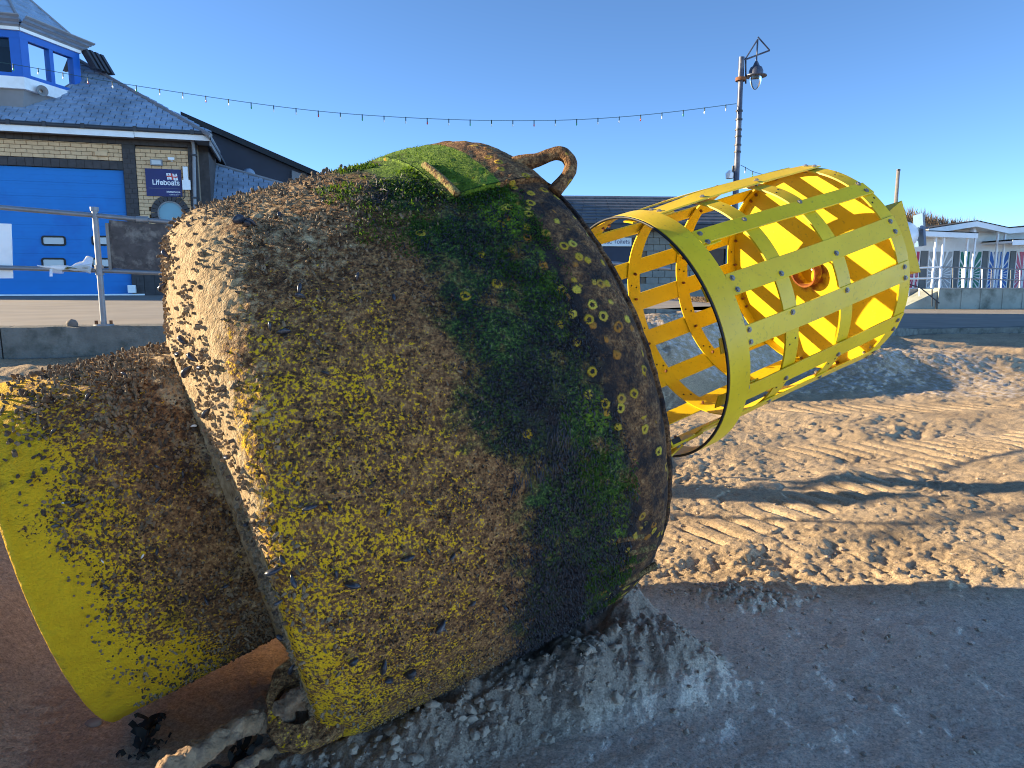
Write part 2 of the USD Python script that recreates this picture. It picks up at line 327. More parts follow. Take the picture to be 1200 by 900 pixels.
M_MOSSD = usdkit.material(stage, '/World/Looks/dark_weed', {'g': ('geometry', {}), 'r': ('rgb_ramp', {'ramp': [(0, (.010, .010, .015)), (.4, (.020, .030, .016)), (.72, (.03, .07, .016)), (.90, (.08, .12, .03)), (.95, (.40, .38, .28)), (1, (.45, .42, .10))]}), 'p': ('principled_bsdf', {'roughness': .5, 'specular_ior_level': .45})},  # the palest ramp stops are painted glints on a few blades
                          [('g.random_per_island', 'r.fac'), ('r.color', 'p.base_color')], surface='p.BSDF')
M_KELP = paint('black_kelp', (.014, .012, .010), .75, .5, 30, spec=.25)
M_CHAIN = paint('sand_caked_iron', (.27, .175, .10), .95, .5, 26, bump=1., bscale=90, dirt=(.05, .032, .03), dirt_amt=.9, dscale=20)
M_LENS = pane_mat('clear_lens', (.8, .85, .88), 1.5)
M_LANT = paint('white_lantern', (.72, .74, .76), .35, .06, 6)
M_SOLAR = paint('solar_panel', (.15, .26, .42), .5, .1, 6, spec=.7)
M_PANE = pane_mat('window_pane', (.45, .55, .62), 1.5)
M_DARKIN = paint('dark_interior', (.05, .055, .06), .9, .2, 2)
M_FROST = paint('frosted_window', (.55, .55, .53), .3, .05, 3)
M_PORT = paint('porthole_glass', (.14, .30, .36), .25, .05, 3, spec=.8)
M_GBRICK = paint('grey_brick', (.27, .25, .215), .9, .22, 4, island=.2)
M_BROWN = paint('brown_boarding', (.095, .055, .04), .8, .25, 6)
M_DKBLUE = paint('dark_blue_door', (.020, .026, .05), .6, .2, 3)
M_SCRUB = paint('dry_scrub', (.36, .24, .14), .9, .3, 8, island=.5)
M_HILL = paint('dune_earth', (.27, .19, .11), .95, .4, 1.5)
M_WOOD = paint('weathered_pole', (.23, .20, .17), .85, .25, 6)
HUTC = {'red': (.42, .03, .09), 'grey': (.34, .35, .36), 'green': (.02, .17, .12), 'blue': (.015, .10, .36), 'pink': (.50, .10, .16), 'dark': (.11, .12, .125)}
M_HUT = {k: paint('hut_' + k, v, .6, .1, 3) for k, v in HUTC.items()}
M_HUTW = paint('hut_white', (.76, .77, .78), .6, .05, 1.2, dirt=(.55, .53, .5), dirt_amt=.4, dscale=1)
M_HCONC = paint('hut_wall_concrete', (.30, .315, .27), .9, .2, 1.2, dirt=(.08, .09, .07), dirt_amt=.8, dscale=.9)

# ------------------------------------------------------------------ ground: beach, sea wall, promenade, hill
WALL = np.array([(-60, -9.2), (-12, 4.25), (-4.58, 6.34), (-3.27, 6.70), (-2.86, 6.82), (-2.35, 9.6), (2.2, 10.9), (6.0, 14.8), (11, 19.2), (14.5, 20.0), (60, 28)])
def wall_y(x): return np.interp(x, WALL[:, 0], WALL[:, 1])
def prom_z(x): return 1.2 - .85 * sstep(3.2, 11, x)

AX = np.array([0.85458202, 0.4496795, 0.25976511]); AX /= np.linalg.norm(AX)       # the buoy's axis
AP = np.array([-1.59663347, 2.37961106, 0.68091702])                               # centre of its lower rim
AU = unit(np.cross(AX, Z)); AV = np.cross(AU, AX)
def cyl(t, phi, r):
    """Point at distance t along the buoy's axis, angle phi (degrees, 0 = towards the camera, 90 = up), radius r."""
    t, phi, r = np.broadcast_arrays(np.asarray(t, float), np.radians(np.asarray(phi, float)), np.asarray(r, float))
    return AP + t[..., None] * AX + r[..., None] * (np.cos(phi)[..., None] * AU + np.sin(phi)[..., None] * AV)

def seg(x, y, a, b):
    """Position along and signed distance across the ground line a-b."""
    a, b = np.asarray(a[:2], float), np.asarray(b[:2], float); d = b - a; L = np.linalg.norm(d); d /= L
    return (x - a[0]) * d[0] + (y - a[1]) * d[1], -(x - a[0]) * d[1] + (y - a[1]) * d[0], L

RIDGE_A, RIDGE_B = np.array([-.74, 2.16]), np.array([.62, 2.92])
TRACKS = [(at_z(790, 632, .02), at_z(1260, 486, .1), .20, .19, -.12), (at_z(880, 474, .15), at_z(1180, 462, .2), .26, .24, .42), (at_z(905, 520, .1), at_z(1240, 505, .1), .24, .22, .42)]
DENTS = [(1053, 718, .10, .05), (900, 690, .12, .06), (985, 790, .13, .06), (880, 855, .13, .07), (800, 795, .09, .05), (1085, 830, .12, .05), (860, 790, .08, .04), (1150, 740, .12, .04),
         (960, 740, .1, .04), (765, 722, .06, .05), (940, 835, .1, .05), (1150, 850, .1, .05), (740, 865, .1, .04), (1100, 765, .09, .03), (830, 750, .08, .03), (1010, 860, .1, .04), (1180, 800, .1, .04),
         (900, 650, .2, .06), (985, 640, .16, .06), (840, 660, .14, .07), (1090, 655, .14, .04), (850, 620, .15, .05), (970, 595, .13, .05), (1100, 590, .15, .05), (1160, 620, .15, .05), (1030, 560, .14, .05)]

def ground(x, y):
    zp, d = prom_z(x), wall_y(x) - y
    base = .012 * np.maximum(y - 4, 0) - .02 * np.clip(2.5 - y, 0, 3)
    wl, wr = sstep(-2.3, -2.95, x), sstep(5.2, 8.6, x); wb = np.clip(1 - wl - wr, 0, 1)
    hl = .95 * sstep(2.9, .15, d)
    hb = (zp - .05) * sstep(3.0, .1, d) ** 1.3
    hr = np.maximum(zp - .13, 0) * sstep(8.0, 0.2, d)
    z = np.maximum(base, wl * hl + wb * hb + wr * hr)
    z = z + .46 * np.exp(-((x - 5.5) / 1.5) ** 2 - ((y - 11.4 - .25 * (x - 5.4)) / .85) ** 2) + .20 * np.exp(-((x - 8.2) / 1.5) ** 2 - ((y - 12.2) / .9) ** 2) + .10 * np.exp(-((x - 3.1) / 1.0) ** 2 - ((y - 9.6) / .6) ** 2)
    z = z + .62 * sstep(-1.72, -2.75, x + .30 * (y - 2.6)) * sstep(5.2, 4.0, y) * sstep(.2, 1.2, y)
    z_s = z.copy()
    P = np.stack([x, y, np.zeros_like(x)], -1)
    far = sstep(3, 9, np.hypot(x, y)); beachy = sstep(-.1, .5, d)
    lit = sstep(3.3, 3.9, y) * sstep(-.5, .6, x)                      # the churned sand beyond the buoy
    smooth_left = sstep(.3, -1.0, x)
    n1 = meshkit.fbm(P * 1.1, 3, 3) - .5
    n2 = meshkit.fbm(P * 3.6, 4, 7) - .5
    n3 = meshkit.fbm(P * 14, 4, 9) - .5
    n4 = meshkit.fbm(P * np.array([9, 24, 1]), 3, 19) - .5
    churn = sstep(.50, .66, meshkit.fbm(P * np.array([.9, 1.6, 1]), 3, 55))
    amp = (.35 + .65 * lit) * (1 + .5 * smooth_left)
    z = z + beachy * (.10 * n1 * (.5 + far) + amp * (n2 * (.055 - .025 * lit + .03 * lit * churn) + (.034 - .024 * lit + .030 * lit * churn) * n3 + .010 * n4 + (.010 + .014 * lit * churn) * (meshkit.fbm(P * 38, 2, 91) - .5)))
    z = z + beachy * .004 * (meshkit.fbm(P * 70, 2, 93) - .5)
    rid = np.abs(meshkit.fbm(P * 5.5, 3, 31) - .5)
    z = z - beachy * lit * .014 * np.clip(.10 - rid, 0, 1) / .10 * (.4 + meshkit.noise(P * 1.7, 5))
    # lumps thrown up by wheels on the mound and the churned sand
    lump = np.clip(meshkit.fbm(P * 7.0, 3, 41) - .55, 0, 1)
    z = z + beachy * lit * .035 * lump * (.3 + .7 * far)
    # sand pushed up against the drum
    u, v, L = seg(x, y, RIDGE_A, RIDGE_B); q = np.clip(u / L, -.15, 1.15)
    hh = np.interp(q, [-.15, 0, .25, .6, .92, 1.06, 1.15], [-.02, .03, .085, .17, .24, .15, 0]) * sstep(-.3, 0, u) * sstep(L + .55, L - .02, u)
    face = sstep(-.30 - .22 * sstep(.5, 1, q), -.02, v) * sstep(.9, .2, v)
    z = z + hh * face * (1 + .9 * n2) + (hh > .02) * face * (.05 * n3 + .035 * (meshkit.fbm(P * np.array([34, 20, 1]), 3, 99) - .5) + .03 * np.clip(meshkit.fbm(P * 16, 2, 77) - .5, 0, 1))
    # a heap of clods and footprints
    c = at_z(872, 697, .03); r2 = ((x - c[0]) / .26) ** 2 + ((y - c[1]) / .14) ** 2
    z = z + np.exp(-r2) * (.055 + .09 * (meshkit.fbm(P * 26, 2, 5) - .5))
    for i, (px, py, rad, dep) in enumerate(DENTS):
        c = at_z(px, py, .03); a = .9 * math.sin(i * 2.3); dx, dy = x - c[0], y - c[1]
        m = (np.abs(dx) < 4 * rad) & (np.abs(dy) < 4 * rad)
        e1, e2 = dx[m] * math.cos(a) + dy[m] * math.sin(a), -dx[m] * math.sin(a) + dy[m] * math.cos(a)
        r = np.hypot(e1 / rad, e2 / (rad * .62)) * (1 + 1.1 * n3[m] + .8 * n2[m])
        z[m] += -dep * .30 * np.exp(-r ** 3) + dep * .03 * np.exp(-((r - 1.5) / .5) ** 2)
    for a, b, wd, pitch, slant in TRACKS:
        u, v, L = seg(x, y, a, b); v = v + .05 * np.sin(u * 1.3)
        ph = ((u + slant * v) / pitch) % 1.0
        notch = sstep(.02, .12, ph) * sstep(.42, .28, ph)
        mk = np.exp(-(v / wd) ** 6) * sstep(0, .2, u) * sstep(L, L - .2, u); z = z + (z_s + .03 * n1 - z) * .62 * mk
        z = z + (-.044 * notch + .003) * np.exp(-(v / wd) ** 6) * sstep(0, .2, u) * sstep(L, L - .2, u) * np.clip(.55 + 1.2 * meshkit.noise(P * 1.9, 8) - .2, .3, 1.1)
    return np.where(d > .12, z, zp - .45), lit, n1

def build_beach():
    rr = np.concatenate([np.geomspace(.7, 1.6, 40, endpoint=False), np.geomspace(1.6, 14, 560, endpoint=False), np.geomspace(14, 40, 110, endpoint=False), np.geomspace(40, 400, 16)])
    aa = np.concatenate([np.linspace(-46, 46, 760), np.linspace(50, 310, 60)])
    R, A_ = np.meshgrid(rr, np.radians(aa), indexing='ij')
    x, y = (R * np.sin(A_)).ravel(), (R * np.cos(A_)).ravel()
    z, lit, n1 = ground(x, y)
    v = np.stack([x, y, z], 1); f = gridf(len(rr), len(aa), wrap=True)
    n = len(v); v = np.vstack([v, [0, 0, z[:len(aa)].mean()]]); j = np.arange(len(aa)); f = np.vstack([f, np.stack([np.full(len(aa), n), (j + 1) % len(aa), j], 1)])
    f = f[:, ::-1] if np.cross(v[f[0, 1]] - v[f[0, 0]], v[f[0, 2]] - v[f[0, 0]])[2] < 0 else f
    # wet sand under the skirt; bank darkened in colour to offset its sky light; frost on the mound and in the hollows of the bank
    ub, vb, Lb = seg(x, y, RIDGE_A, RIDGE_B); bank = sstep(-.34, -.2, vb) * sstep(-.2, .1, ub) * sstep(Lb + .3, Lb, ub)
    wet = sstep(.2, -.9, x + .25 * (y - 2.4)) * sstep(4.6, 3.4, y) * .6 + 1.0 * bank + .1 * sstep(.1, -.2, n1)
    frost = sstep(8.6, 9.8, y) * sstep(-1, 1, x) * sstep(10, 7.5, x) * .50 + .04 * sstep(3.7, 3.2, y) * sstep(-.2, .9, x)
    sd = np.stack([np.append(wet, 0), np.append(frost, 0), np.append(.85 * sstep(3.75, 3.2, y) * sstep(-.7, .5, x) * (1 - .95 * bank), 0)], 1)  # third channel paints the shadowed foreground paler, standing in for sky fill
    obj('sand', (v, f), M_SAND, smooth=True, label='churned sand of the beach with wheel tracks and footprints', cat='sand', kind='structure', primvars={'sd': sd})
build_beach()

def build_promenade():
    xs = np.concatenate([np.linspace(-60, -14, 12), np.linspace(-13, 16, 90), np.linspace(18, 90, 16)])
    vv = np.concatenate([np.linspace(.3, 6, 8), np.geomspace(7, 300, 26)])
    X, V_ = np.meshgrid(xs, vv, indexing='xy'); x = X.ravel(); y = wall_y(x) + V_.ravel()
    v = np.stack([x, y, prom_z(x) - .002 * 0], 1)
    f = gridf(len(vv), len(xs))
    if np.cross(v[f[0, 1]] - v[f[0, 0]], v[f[0, 2]] - v[f[0, 0]])[2] < 0: f = f[:, ::-1]
    obj('promenade', (v, f), M_TARMAC, smooth=True, label='flat sandy promenade behind the low sea wall', cat='promenade', kind='structure')
    # the low wall, in lengths
    w = thing('sea_wall', (WALL[3][0], WALL[3][1], 1.2), 'low rough concrete sea wall edging the promenade', 'wall')
    pts = []
    for i in range(len(WALL) - 1):
        a, b = WALL[i], WALL[i + 1]; n = max(1, int(np.linalg.norm(b - a) / 3.0)) if -12 <= a[0] < 14 else 3
        pts += [a + (b - a) * k / n for k in range(n)]
    pts.append(WALL[-1]); pts = np.array(pts)
    for i in range(len(pts) - 1):
        a, b = pts[i], pts[i + 1]; d = (b - a) / np.linalg.norm(b - a); nrm = np.array([-d[1], d[0]])
        c = []
        g = .006
        a2, b2 = a + d * g, b - d * g
        for zz in ('b', 't'):
            for off in (0, .36):
                for q in (a2, b2):
                    h = float(prom_z(q[0])) + .012
                    c.append((q[0] + nrm[0] * off, q[1] + nrm[1] * off, h - 1.1 if zz == 'b' else h))
        v, f = hexa(c)
        m = trimesh.Trimesh(v, f, process=False)
        for _ in range(4): m = m.subdivide()
        vv2 = np.array(m.vertices); vv2[:, 2] += (vv2[:, 2] > np.array([float(prom_z(t)) for t in vv2[:, 0]]) - .02) * (meshkit.fbm(vv2 * 6, 3, 2) - .5) * .03
        vv2[:, :2] += ((meshkit.fbm(vv2 * 5, 3, 4) - .5) * .03)[:, None] * -nrm
        obj('wall_length', (vv2, np.array(m.faces)), M_KERB, w, smooth=30)
build_promenade()

def build_hill():
    xs = np.linspace(-10, 110, 130); ys = np.linspace(38, 110, 40)
    X, Y = np.meshgrid(xs, ys, indexing='xy'); x, y = X.ravel(), Y.ravel()
    h = sstep(41, 47, y) * 6.1 * sstep(8, 22, x) * (1 - .25 * sstep(24, 36, x)) - .3
    h += sstep(40, 46, y) * (meshkit.fbm(np.stack([x * .25, y * .25, x * 0], 1), 4, 21) - .5) * 2.2
    v = np.stack([x, y, h], 1); f = gridf(len(ys), len(xs))
    if np.cross(v[f[0, 1]] - v[f[0, 0]], v[f[0, 2]] - v[f[0, 0]])[2] < 0: f = f[:, ::-1]
    obj('dune_hill', (v, f), M_HILL, smooth=True, label='low brown dune hill behind the huts', cat='hill', kind='structure')
    # dry scrub on it: thin twigs
    n = 26000; bx_ = rng.uniform(8, 42, n); by = rng.uniform(41, 52, n)
    g = sstep(41, 47, by) * 6.1 * sstep(8, 22, bx_) * (1 - .25 * sstep(24, 36, bx_)) - .3 + sstep(40, 46, by) * (meshkit.fbm(np.stack([bx_ * .25, by * .25, bx_ * 0], 1), 4, 21) - .5) * 2.2
    L = rng.uniform(.2, .75, n) * (.5 + meshkit.noise(np.stack([bx_ * .6, by * .6, bx_ * 0], 1), 3)); th = rng.uniform(0, 6.28, n); ln = rng.uniform(0, .6, n)
    b = np.stack([bx_, by, g - .05], 1); tip = b + np.stack([np.cos(th) * ln * L, np.sin(th) * ln * L, L], 1); w = np.stack([np.cos(th + 1.5), np.sin(th + 1.5), 0 * th], 1) * rng.uniform(.008, .028, n)[:, None]
    mid = (b + tip) / 2 + np.stack([np.cos(th + 2) * .1, np.sin(th + 2) * .1, 0 * th], 1)
    V = np.stack([b - w, b + w, mid - w, mid + w, tip], 1).reshape(-1, 3); k = np.arange(n)[:, None] * 5
    F = np.vstack([k + [0, 1, 3], k + [0, 3, 2], k + [2, 3, 4]])
    obj('dry_scrub', (V, F), M_SCRUB, label='leafless brown scrub covering the dune hill', cat='scrub', kind='stuff')
build_hill()

# ------------------------------------------------------------------ the stranded buoy
BASE = np.array([-.2, 2.9, 0.0])
buoy = thing('navigation_buoy', BASE, 'huge yellow buoy lying on the sand, drum crusted with barnacles and weed', 'buoy')
PROF = np.array([(.560, .585), (.58, .64), (.60, .70), (.635, .83), (.655, .900), (.675, .940), (.70, .970), (.73, .994), (.77, 1.012), (.83, 1.024), (.95, 1.032), (1.2, 1.045), (1.5, 1.053), (1.7, 1.056),
                 (1.80, 1.052), (1.86, 1.040), (1.895, 1.020), (1.92, .995), (1.928, .985), (1.932, .992), (1.945, .992), (1.952, .975), (1.957, .93), (1.965, .6), (1.97, .001)])
def prof_r(t): return np.interp(t, PROF[:24, 0], PROF[:24, 1])

def tuck(t, ph):
    """The lower end of the drum is set a little closer to the skirt on its underside."""
    return t - .105 * sstep(62, -20, ph) * sstep(.57, .70, t) * sstep(1.35, .78, t)

def masks(t, ph, P, part):
    w1 = meshkit.fbm(P * 3.2, 4, 51) - .5; w2 = meshkit.fbm(P * 7.5, 4, 57) - .5; w3 = meshkit.fbm(P * 1.6, 3, 61) - .5
    zero = 0 * t
    if part == 'skirt':
        tt = t + .22 * w1 + .1 * w2
        y = .20 + .25 * sstep(.22, .03, tt) + .34 * sstep(-16, -34, ph + 40 * w1) * sstep(.50, .2, t) + .14 * sstep(.5, .2, tt) + .30 * w2
        c = .30 * sstep(34, 58, ph + 50 * w2) * sstep(.02, .2, t) + .34 * sstep(.44, .56, tt) + .12 + .3 * w2
        k = .22 + .15 * sstep(.1, .4, t) + .7 * w2 - .25 * sstep(35, 60, ph)
        return np.stack([y, c, zero + .1], 1), np.stack([zero - .2, zero, k], 1)
    tt = t + .13 * w1 + .05 * w2; pw = ph + 36 * w1
    weed = sstep(1.06, 1.42, tt + .06 * w2) * sstep(1.76, 1.66, tt + .04 * w2)
    face = sstep(.72, .64, t); shoulder = sstep(.60, .68, t) * sstep(.86, .76, tt)
    top = sstep(28, 58, pw)
    ringz = sstep(1.60, 1.70, tt)
    y = .256 + .035 * sstep(1.25, .8, tt) * sstep(50, 20, pw) + .06 * sstep(5, -25, pw) * sstep(.95, .7, t) - .12 * sstep(1.05, 1.4, tt) - .30 * ringz - .10 * top + .11 * w2 + .05 * w1
    c = .10 + .58 * face + .34 * shoulder * (.25 + .75 * sstep(-5, 40, ph)) + .40 * top * sstep(1.45, 1.15, tt) - .22 * weed - .5 * ringz + .4 * w2
    y = y + .02 * shoulder
    g = .02 + .68 * weed + .65 * w2 + .2 * w1 - .1 * top * sstep(1.3, 1.1, tt)
    bg = -.15 + .30 * sstep(24, 48, pw) * sstep(1.52, 1.6, tt) + .70 * sstep(44, 62, pw) * sstep(1.30, 1.42, tt) * sstep(1.80, 1.70, tt) + .54 * sstep(1.52, 1.62, tt) * sstep(1.76, 1.66, tt) + .7 * w2
    k = .06 + .42 * weed * sstep(.0, .2, np.abs(w3) * 0 + .12 + w1) + .50 * ringz + .40 * w2 + .25 * sstep(1.40, 1.46, t + .06 * w1) * sstep(1.58, 1.52, t + .06 * w1) * sstep(20, 0, ph)
    r = ringz * (.78 - .45 * sstep(1.84, 1.90, t)) * sstep(-60, -40, ph) * np.clip(.55 + 2.2 * w1 + 1.2 * w2, .08, 1.3) + .07 * weed
    return np.stack([y, c, g], 1), np.stack([bg, r, k], 1)

def relief(P, c, amp=.007):
    return amp * (meshkit.fbm(P * 22, 3, 71) - .5) * 2 + amp * .8 * (meshkit.fbm(P * 60, 2, 73) - .5) * 2 * np.clip(.4 + c, .3, 1.3)

def surf_rev(prof, phis, part, amp):
    t, ph = np.meshgrid(prof[:, 0], phis, indexing='ij'); r, _ = np.meshgrid(prof[:, 1], phis, indexing='ij')
    t, ph, r = t.ravel(), ph.ravel(), r.ravel()
    P = cyl(tuck(t, ph) if part == 'drum' else t, ph, r)
    za, zb = masks(t, ph, P, part)
    rn = P - AP; rn = unit_rows(rn - (rn @ AX)[:, None] * AX)
    P2 = P + rn * (relief(P, za[:, 1], amp) * sstep(.0, .5, r))[:, None]
    f = gridf(len(prof), len(phis), wrap=True)
    v0 = P2[f[len(f) // 3]]; nn = np.cross(v0[1] - v0[0], v0[2] - v0[0])
    if nn @ rn[f[len(f) // 3][0]] < 0: f = f[:, ::-1]
    return (P2, f), za, zb

def unit_rows(a): return a / np.maximum(np.linalg.norm(a, axis=1, keepdims=True), 1e-9)
def resample(prof, step):
    d = np.r_[0, np.cumsum(np.linalg.norm(np.diff(prof, axis=0), axis=1))]; n = int(d[-1] / step)
    s = np.linspace(0, d[-1], n); return np.stack([np.interp(s, d, prof[:, 0]), np.interp(s, d, prof[:, 1])], 1)

vis = np.concatenate([np.linspace(-88, 122, 560), np.linspace(126, 268, 40)])
body = np.vstack([resample(PROF[:-2], .0065), PROF[-2:]])
m, za, zb = surf_rev(body, vis, 'drum', .0065)
drum = obj('drum', m, M_GROW, buoy, smooth=True, primvars={'za': za, 'zb': zb})
SK = np.array([(.25, .575), (.012, .590), (.0, .600), (.004, .612), (.02, .616), (.030, .611), (.045, .612), (.30, .602), (.5, .592), (.575, .588)])
m, za, zb = surf_rev(resample(SK, .0075), vis, 'skirt', .0045)
skirt = obj('skirt', m, M_GROW, buoy, smooth=True, label='narrower skirt at the lower end with bare yellow rim', primvars={'za': za, 'zb': zb})
# the dark drain hole in the skirt
a = np.linspace(0, 2 * np.pi, 15)[:-1]
c0 = cyl(.46, 7.3, .599); rad0 = unit(c0 - (AP + .46 * AX)); tan0 = np.cross(AX, rad0)
hp = np.array([c0 + .019 * (np.cos(x) * AX + np.sin(x) * tan0) for x in a])
obj('drain_hole', (np.vstack([hp, hp - rad0 * .01, c0[None] - rad0 * .008]), np.vstack([[[i, (i + 1) % 14, 14 + i], [(i + 1) % 14, 14 + (i + 1) % 14, 14 + i]] for i in range(14)] + [[[14 + i, 14 + (i + 1) % 14, 28]] for i in range(14)])), M_BLACK, buoy)

# raised pad on top, with its weld strip, and the lifting eye
tg, pg = np.linspace(1.50, 1.915, 70), np.linspace(53, 122, 150)
T_, P_ = np.meshgrid(tg, pg, indexing='ij'); t, ph = T_.ravel(), P_.ravel()
h = .010 * sstep(1.49, 1.60, t) * sstep(1.93, 1.78, t) * sstep(124, 116, ph) + .012
r = prof_r(t) + h
P = cyl(t, ph, r); za, zb = masks(t, ph, P, 'drum')
zb[:, 0] = np.where(t > 1.7, -.1, zb[:, 0]); zb[:, 0] = np.maximum(zb[:, 0], (.50 + 1.0 * (meshkit.fbm(P * 9, 3, 14) - .5)) * sstep(1.70, 1.60, t + .25 * (meshkit.fbm(P * 5, 3, 4) - .5)) * sstep(112, 84, ph + 60 * (meshkit.fbm(P * 5, 3, 9) - .5))); zb[:, 2] -= .35; za[:, 1] += .38 * sstep(1.6, 1.75, t); zb[:, 1] *= .8
P = P + unit_rows(P - (AP + t[:, None] * AX)) * relief(P, za[:, 1], .006)[:, None]
Pi = cyl(t, ph, prof_r(t) - .03); n0 = len(P); f = gridf(70, 150)
top_f = f if np.cross(P[f[0, 1]] - P[f[0, 0]], P[f[0, 2]] - P[f[0, 0]]) @ (P[0] - AP - t[0] * AX) > 0 else f[:, ::-1]
edge = [i * 150 for i in range(70)]
ring_ = [i * 150 for i in range(70)] + [69 * 150 + j for j in range(1, 150)] + [i * 150 + 149 for i in range(68, -1, -1)] + [j for j in range(148, 0, -1)]
ring_ = np.array(ring_); nx = np.roll(ring_, -1)
sides = np.vstack([np.stack([ring_, nx, nx + n0], 1), np.stack([ring_, nx + n0, ring_ + n0], 1)])
mp = trimesh.Trimesh(np.vstack([P, Pi]), np.vstack([top_f, sides]), process=False)
obj('lifting_pad', mp, M_GROW, buoy, smooth=True, label='raised pad under the lifting eye, brown with a bright green end', primvars={'za': np.vstack([za, za]), 'zb': np.vstack([zb, zb])})
ws = [cyl(1.535, p, prof_r(1.535) + .018) for p in np.linspace(53, 66, 8)]
wz = tube(ws, .014, 7); nw = len(wz[0])
obj('weld_strip', wz, M_GROW, buoy, smooth=True, primvars={'za': np.tile([.12, .5, 0], (nw, 1)), 'zb': np.tile([.46, 0, -.3], (nw, 1))})
e0, e1 = cyl(1.88, 60, 1.03), cyl(1.90, 48, .99)
pth = [(598, 197), (615, 191), (631, 187), (646, 181), (657, 180), (666, 186), (669, 195), (665, 206), (657, 216), (649, 226)]
pl = [at_y(px, py, e0[1] + (e1[1] - e0[1]) * k / 9 + .02 * math.sin(k / 9 * 3.14)) for k, (px, py) in enumerate(pth)]
from scipy.interpolate import CubicSpline
pl = CubicSpline(range(10), np.array(pl))(np.linspace(0, 9, 50))
ez = tube(pl, .0235 + .011 * sstep(14, 0, np.arange(50)) + .003 * sstep(40, 50, np.arange(50)), 12); ne = len(ez[0])
ez = (ez[0] + (meshkit.fbm(ez[0] * 30, 3, 3) - .5)[:, None] * .010, ez[1])
obj('lifting_eye', ez, M_GROW, buoy, smooth=True, label='rusty dark lifting eye at the upper rim', primvars={'za': np.tile([.10, .22, 0], (ne, 1)), 'zb': np.tile([-.2, .35, .42], (ne, 1))})
# raised moulded strokes low on the drum
for k, (pa, pb) in enumerate([((722, 632), (752, 628)), ((735, 648), (766, 640)), ((722, 668), (756, 652)), ((728, 684), (768, 662))]):
    pts = []
    for s in np.linspace(0, 1, 9):
        px, py = pa[0] + (pb[0] - pa[0]) * s, pa[1] + (pb[1] - pa[1]) * s
        d = ray(px, py); o = EYE - AP; dp = d - (d @ AX) * AX; op = o - (o @ AX) * AX
        A2, B2 = dp @ dp, 2 * dp @ op; R_ = 1.05; D_ = B2 * B2 - 4 * A2 * (op @ op - R_ * R_)
        pts.append(EYE + d * (-B2 - math.sqrt(max(D_, 0))) / (2 * A2))
    b = tube(pts, .014, 7); nb = len(b[0])
    obj('moulded_stroke', b, M_GROW, buoy, smooth=True, primvars={'za': np.tile([-.1, -.1, .5], (nb, 1)), 'zb': np.tile([-.2, .05, .3], (nb, 1))})

# mooring lug with a round hole, at the lower left
lc = cyl(.50, -40, .97); lr = unit(lc - (AP + .50 * AX)); lt = unit(np.cross(AX, lr)); lt = lt if lt[2] > 0 else -lt
def lugp(px, py):
    d = ray(px, py); q = EYE + d * ((lc - EYE) @ lt) / (d @ lt) - lc; return q @ AX, q @ lr
out = Polygon([lugp(*p) for p in [(322, 786), (340, 772), (375, 780), (410, 820), (400, 858), (352, 880), (326, 876), (314, 858), (312, 820)]]).buffer(.02).buffer(-.02)
hole = Polygon([lugp(346 + 24 * math.cos(x), 826 + 25 * math.sin(x)) for x in np.linspace(0, 6.28, 25)[:-1]])
lm = prism(out.difference(hole), lc, AX, lr, lt, -.05, .012)
lm = trimesh.Trimesh(*lm, process=True); lm = trimesh.Trimesh(*trimesh.remesh.subdivide_to_size(lm.vertices, lm.faces, .014), process=True)
lv = np.array(lm.vertices) + (meshkit.fbm(np.array(lm.vertices) * 26, 3, 6) - .5)[:, None] * np.array(lm.vertex_normals) * .022
nl = len(lv); ln_ = meshkit.fbm(lv * 12, 3, 8) - .5
obj('mooring_lug', (lv, np.array(lm.faces)), M_GROW, buoy, smooth=True, label='yellow-green crusted mooring lug with a round hole', primvars={'za': np.stack([.14 + .9 * ln_, .35 - ln_, 0 * ln_], 1), 'zb': np.stack([.1 + ln_, 0 * ln_, 0 * ln_ + .1], 1)})

# --- barnacles, mussels, weed
def surf_points(t, ph, part, lift=0.):
    r = prof_r(t) if part == 'drum' else np.interp(t, SK[1:, 0], SK[1:, 1])
    P = cyl(tuck(t, ph) if part == 'drum' else t, ph, r + lift); rad = P - AP; rad = unit_rows(rad - (rad @ AX)[:, None] * AX)
    if part == 'drum':
        dr = (prof_r(t + .01) - prof_r(t - .01)) / .02
        n = unit_rows(rad - np.clip(dr, -6, 6)[:, None] * AX)
    else: n = rad
    return P, n

def frames(n):
    a = np.where(np.abs(n[:, 2:3]) < .9, [[0, 0, 1.0]], [[1.0, 0, 0]]); u = unit_rows(np.cross(a, n)); return u, np.cross(n, u)

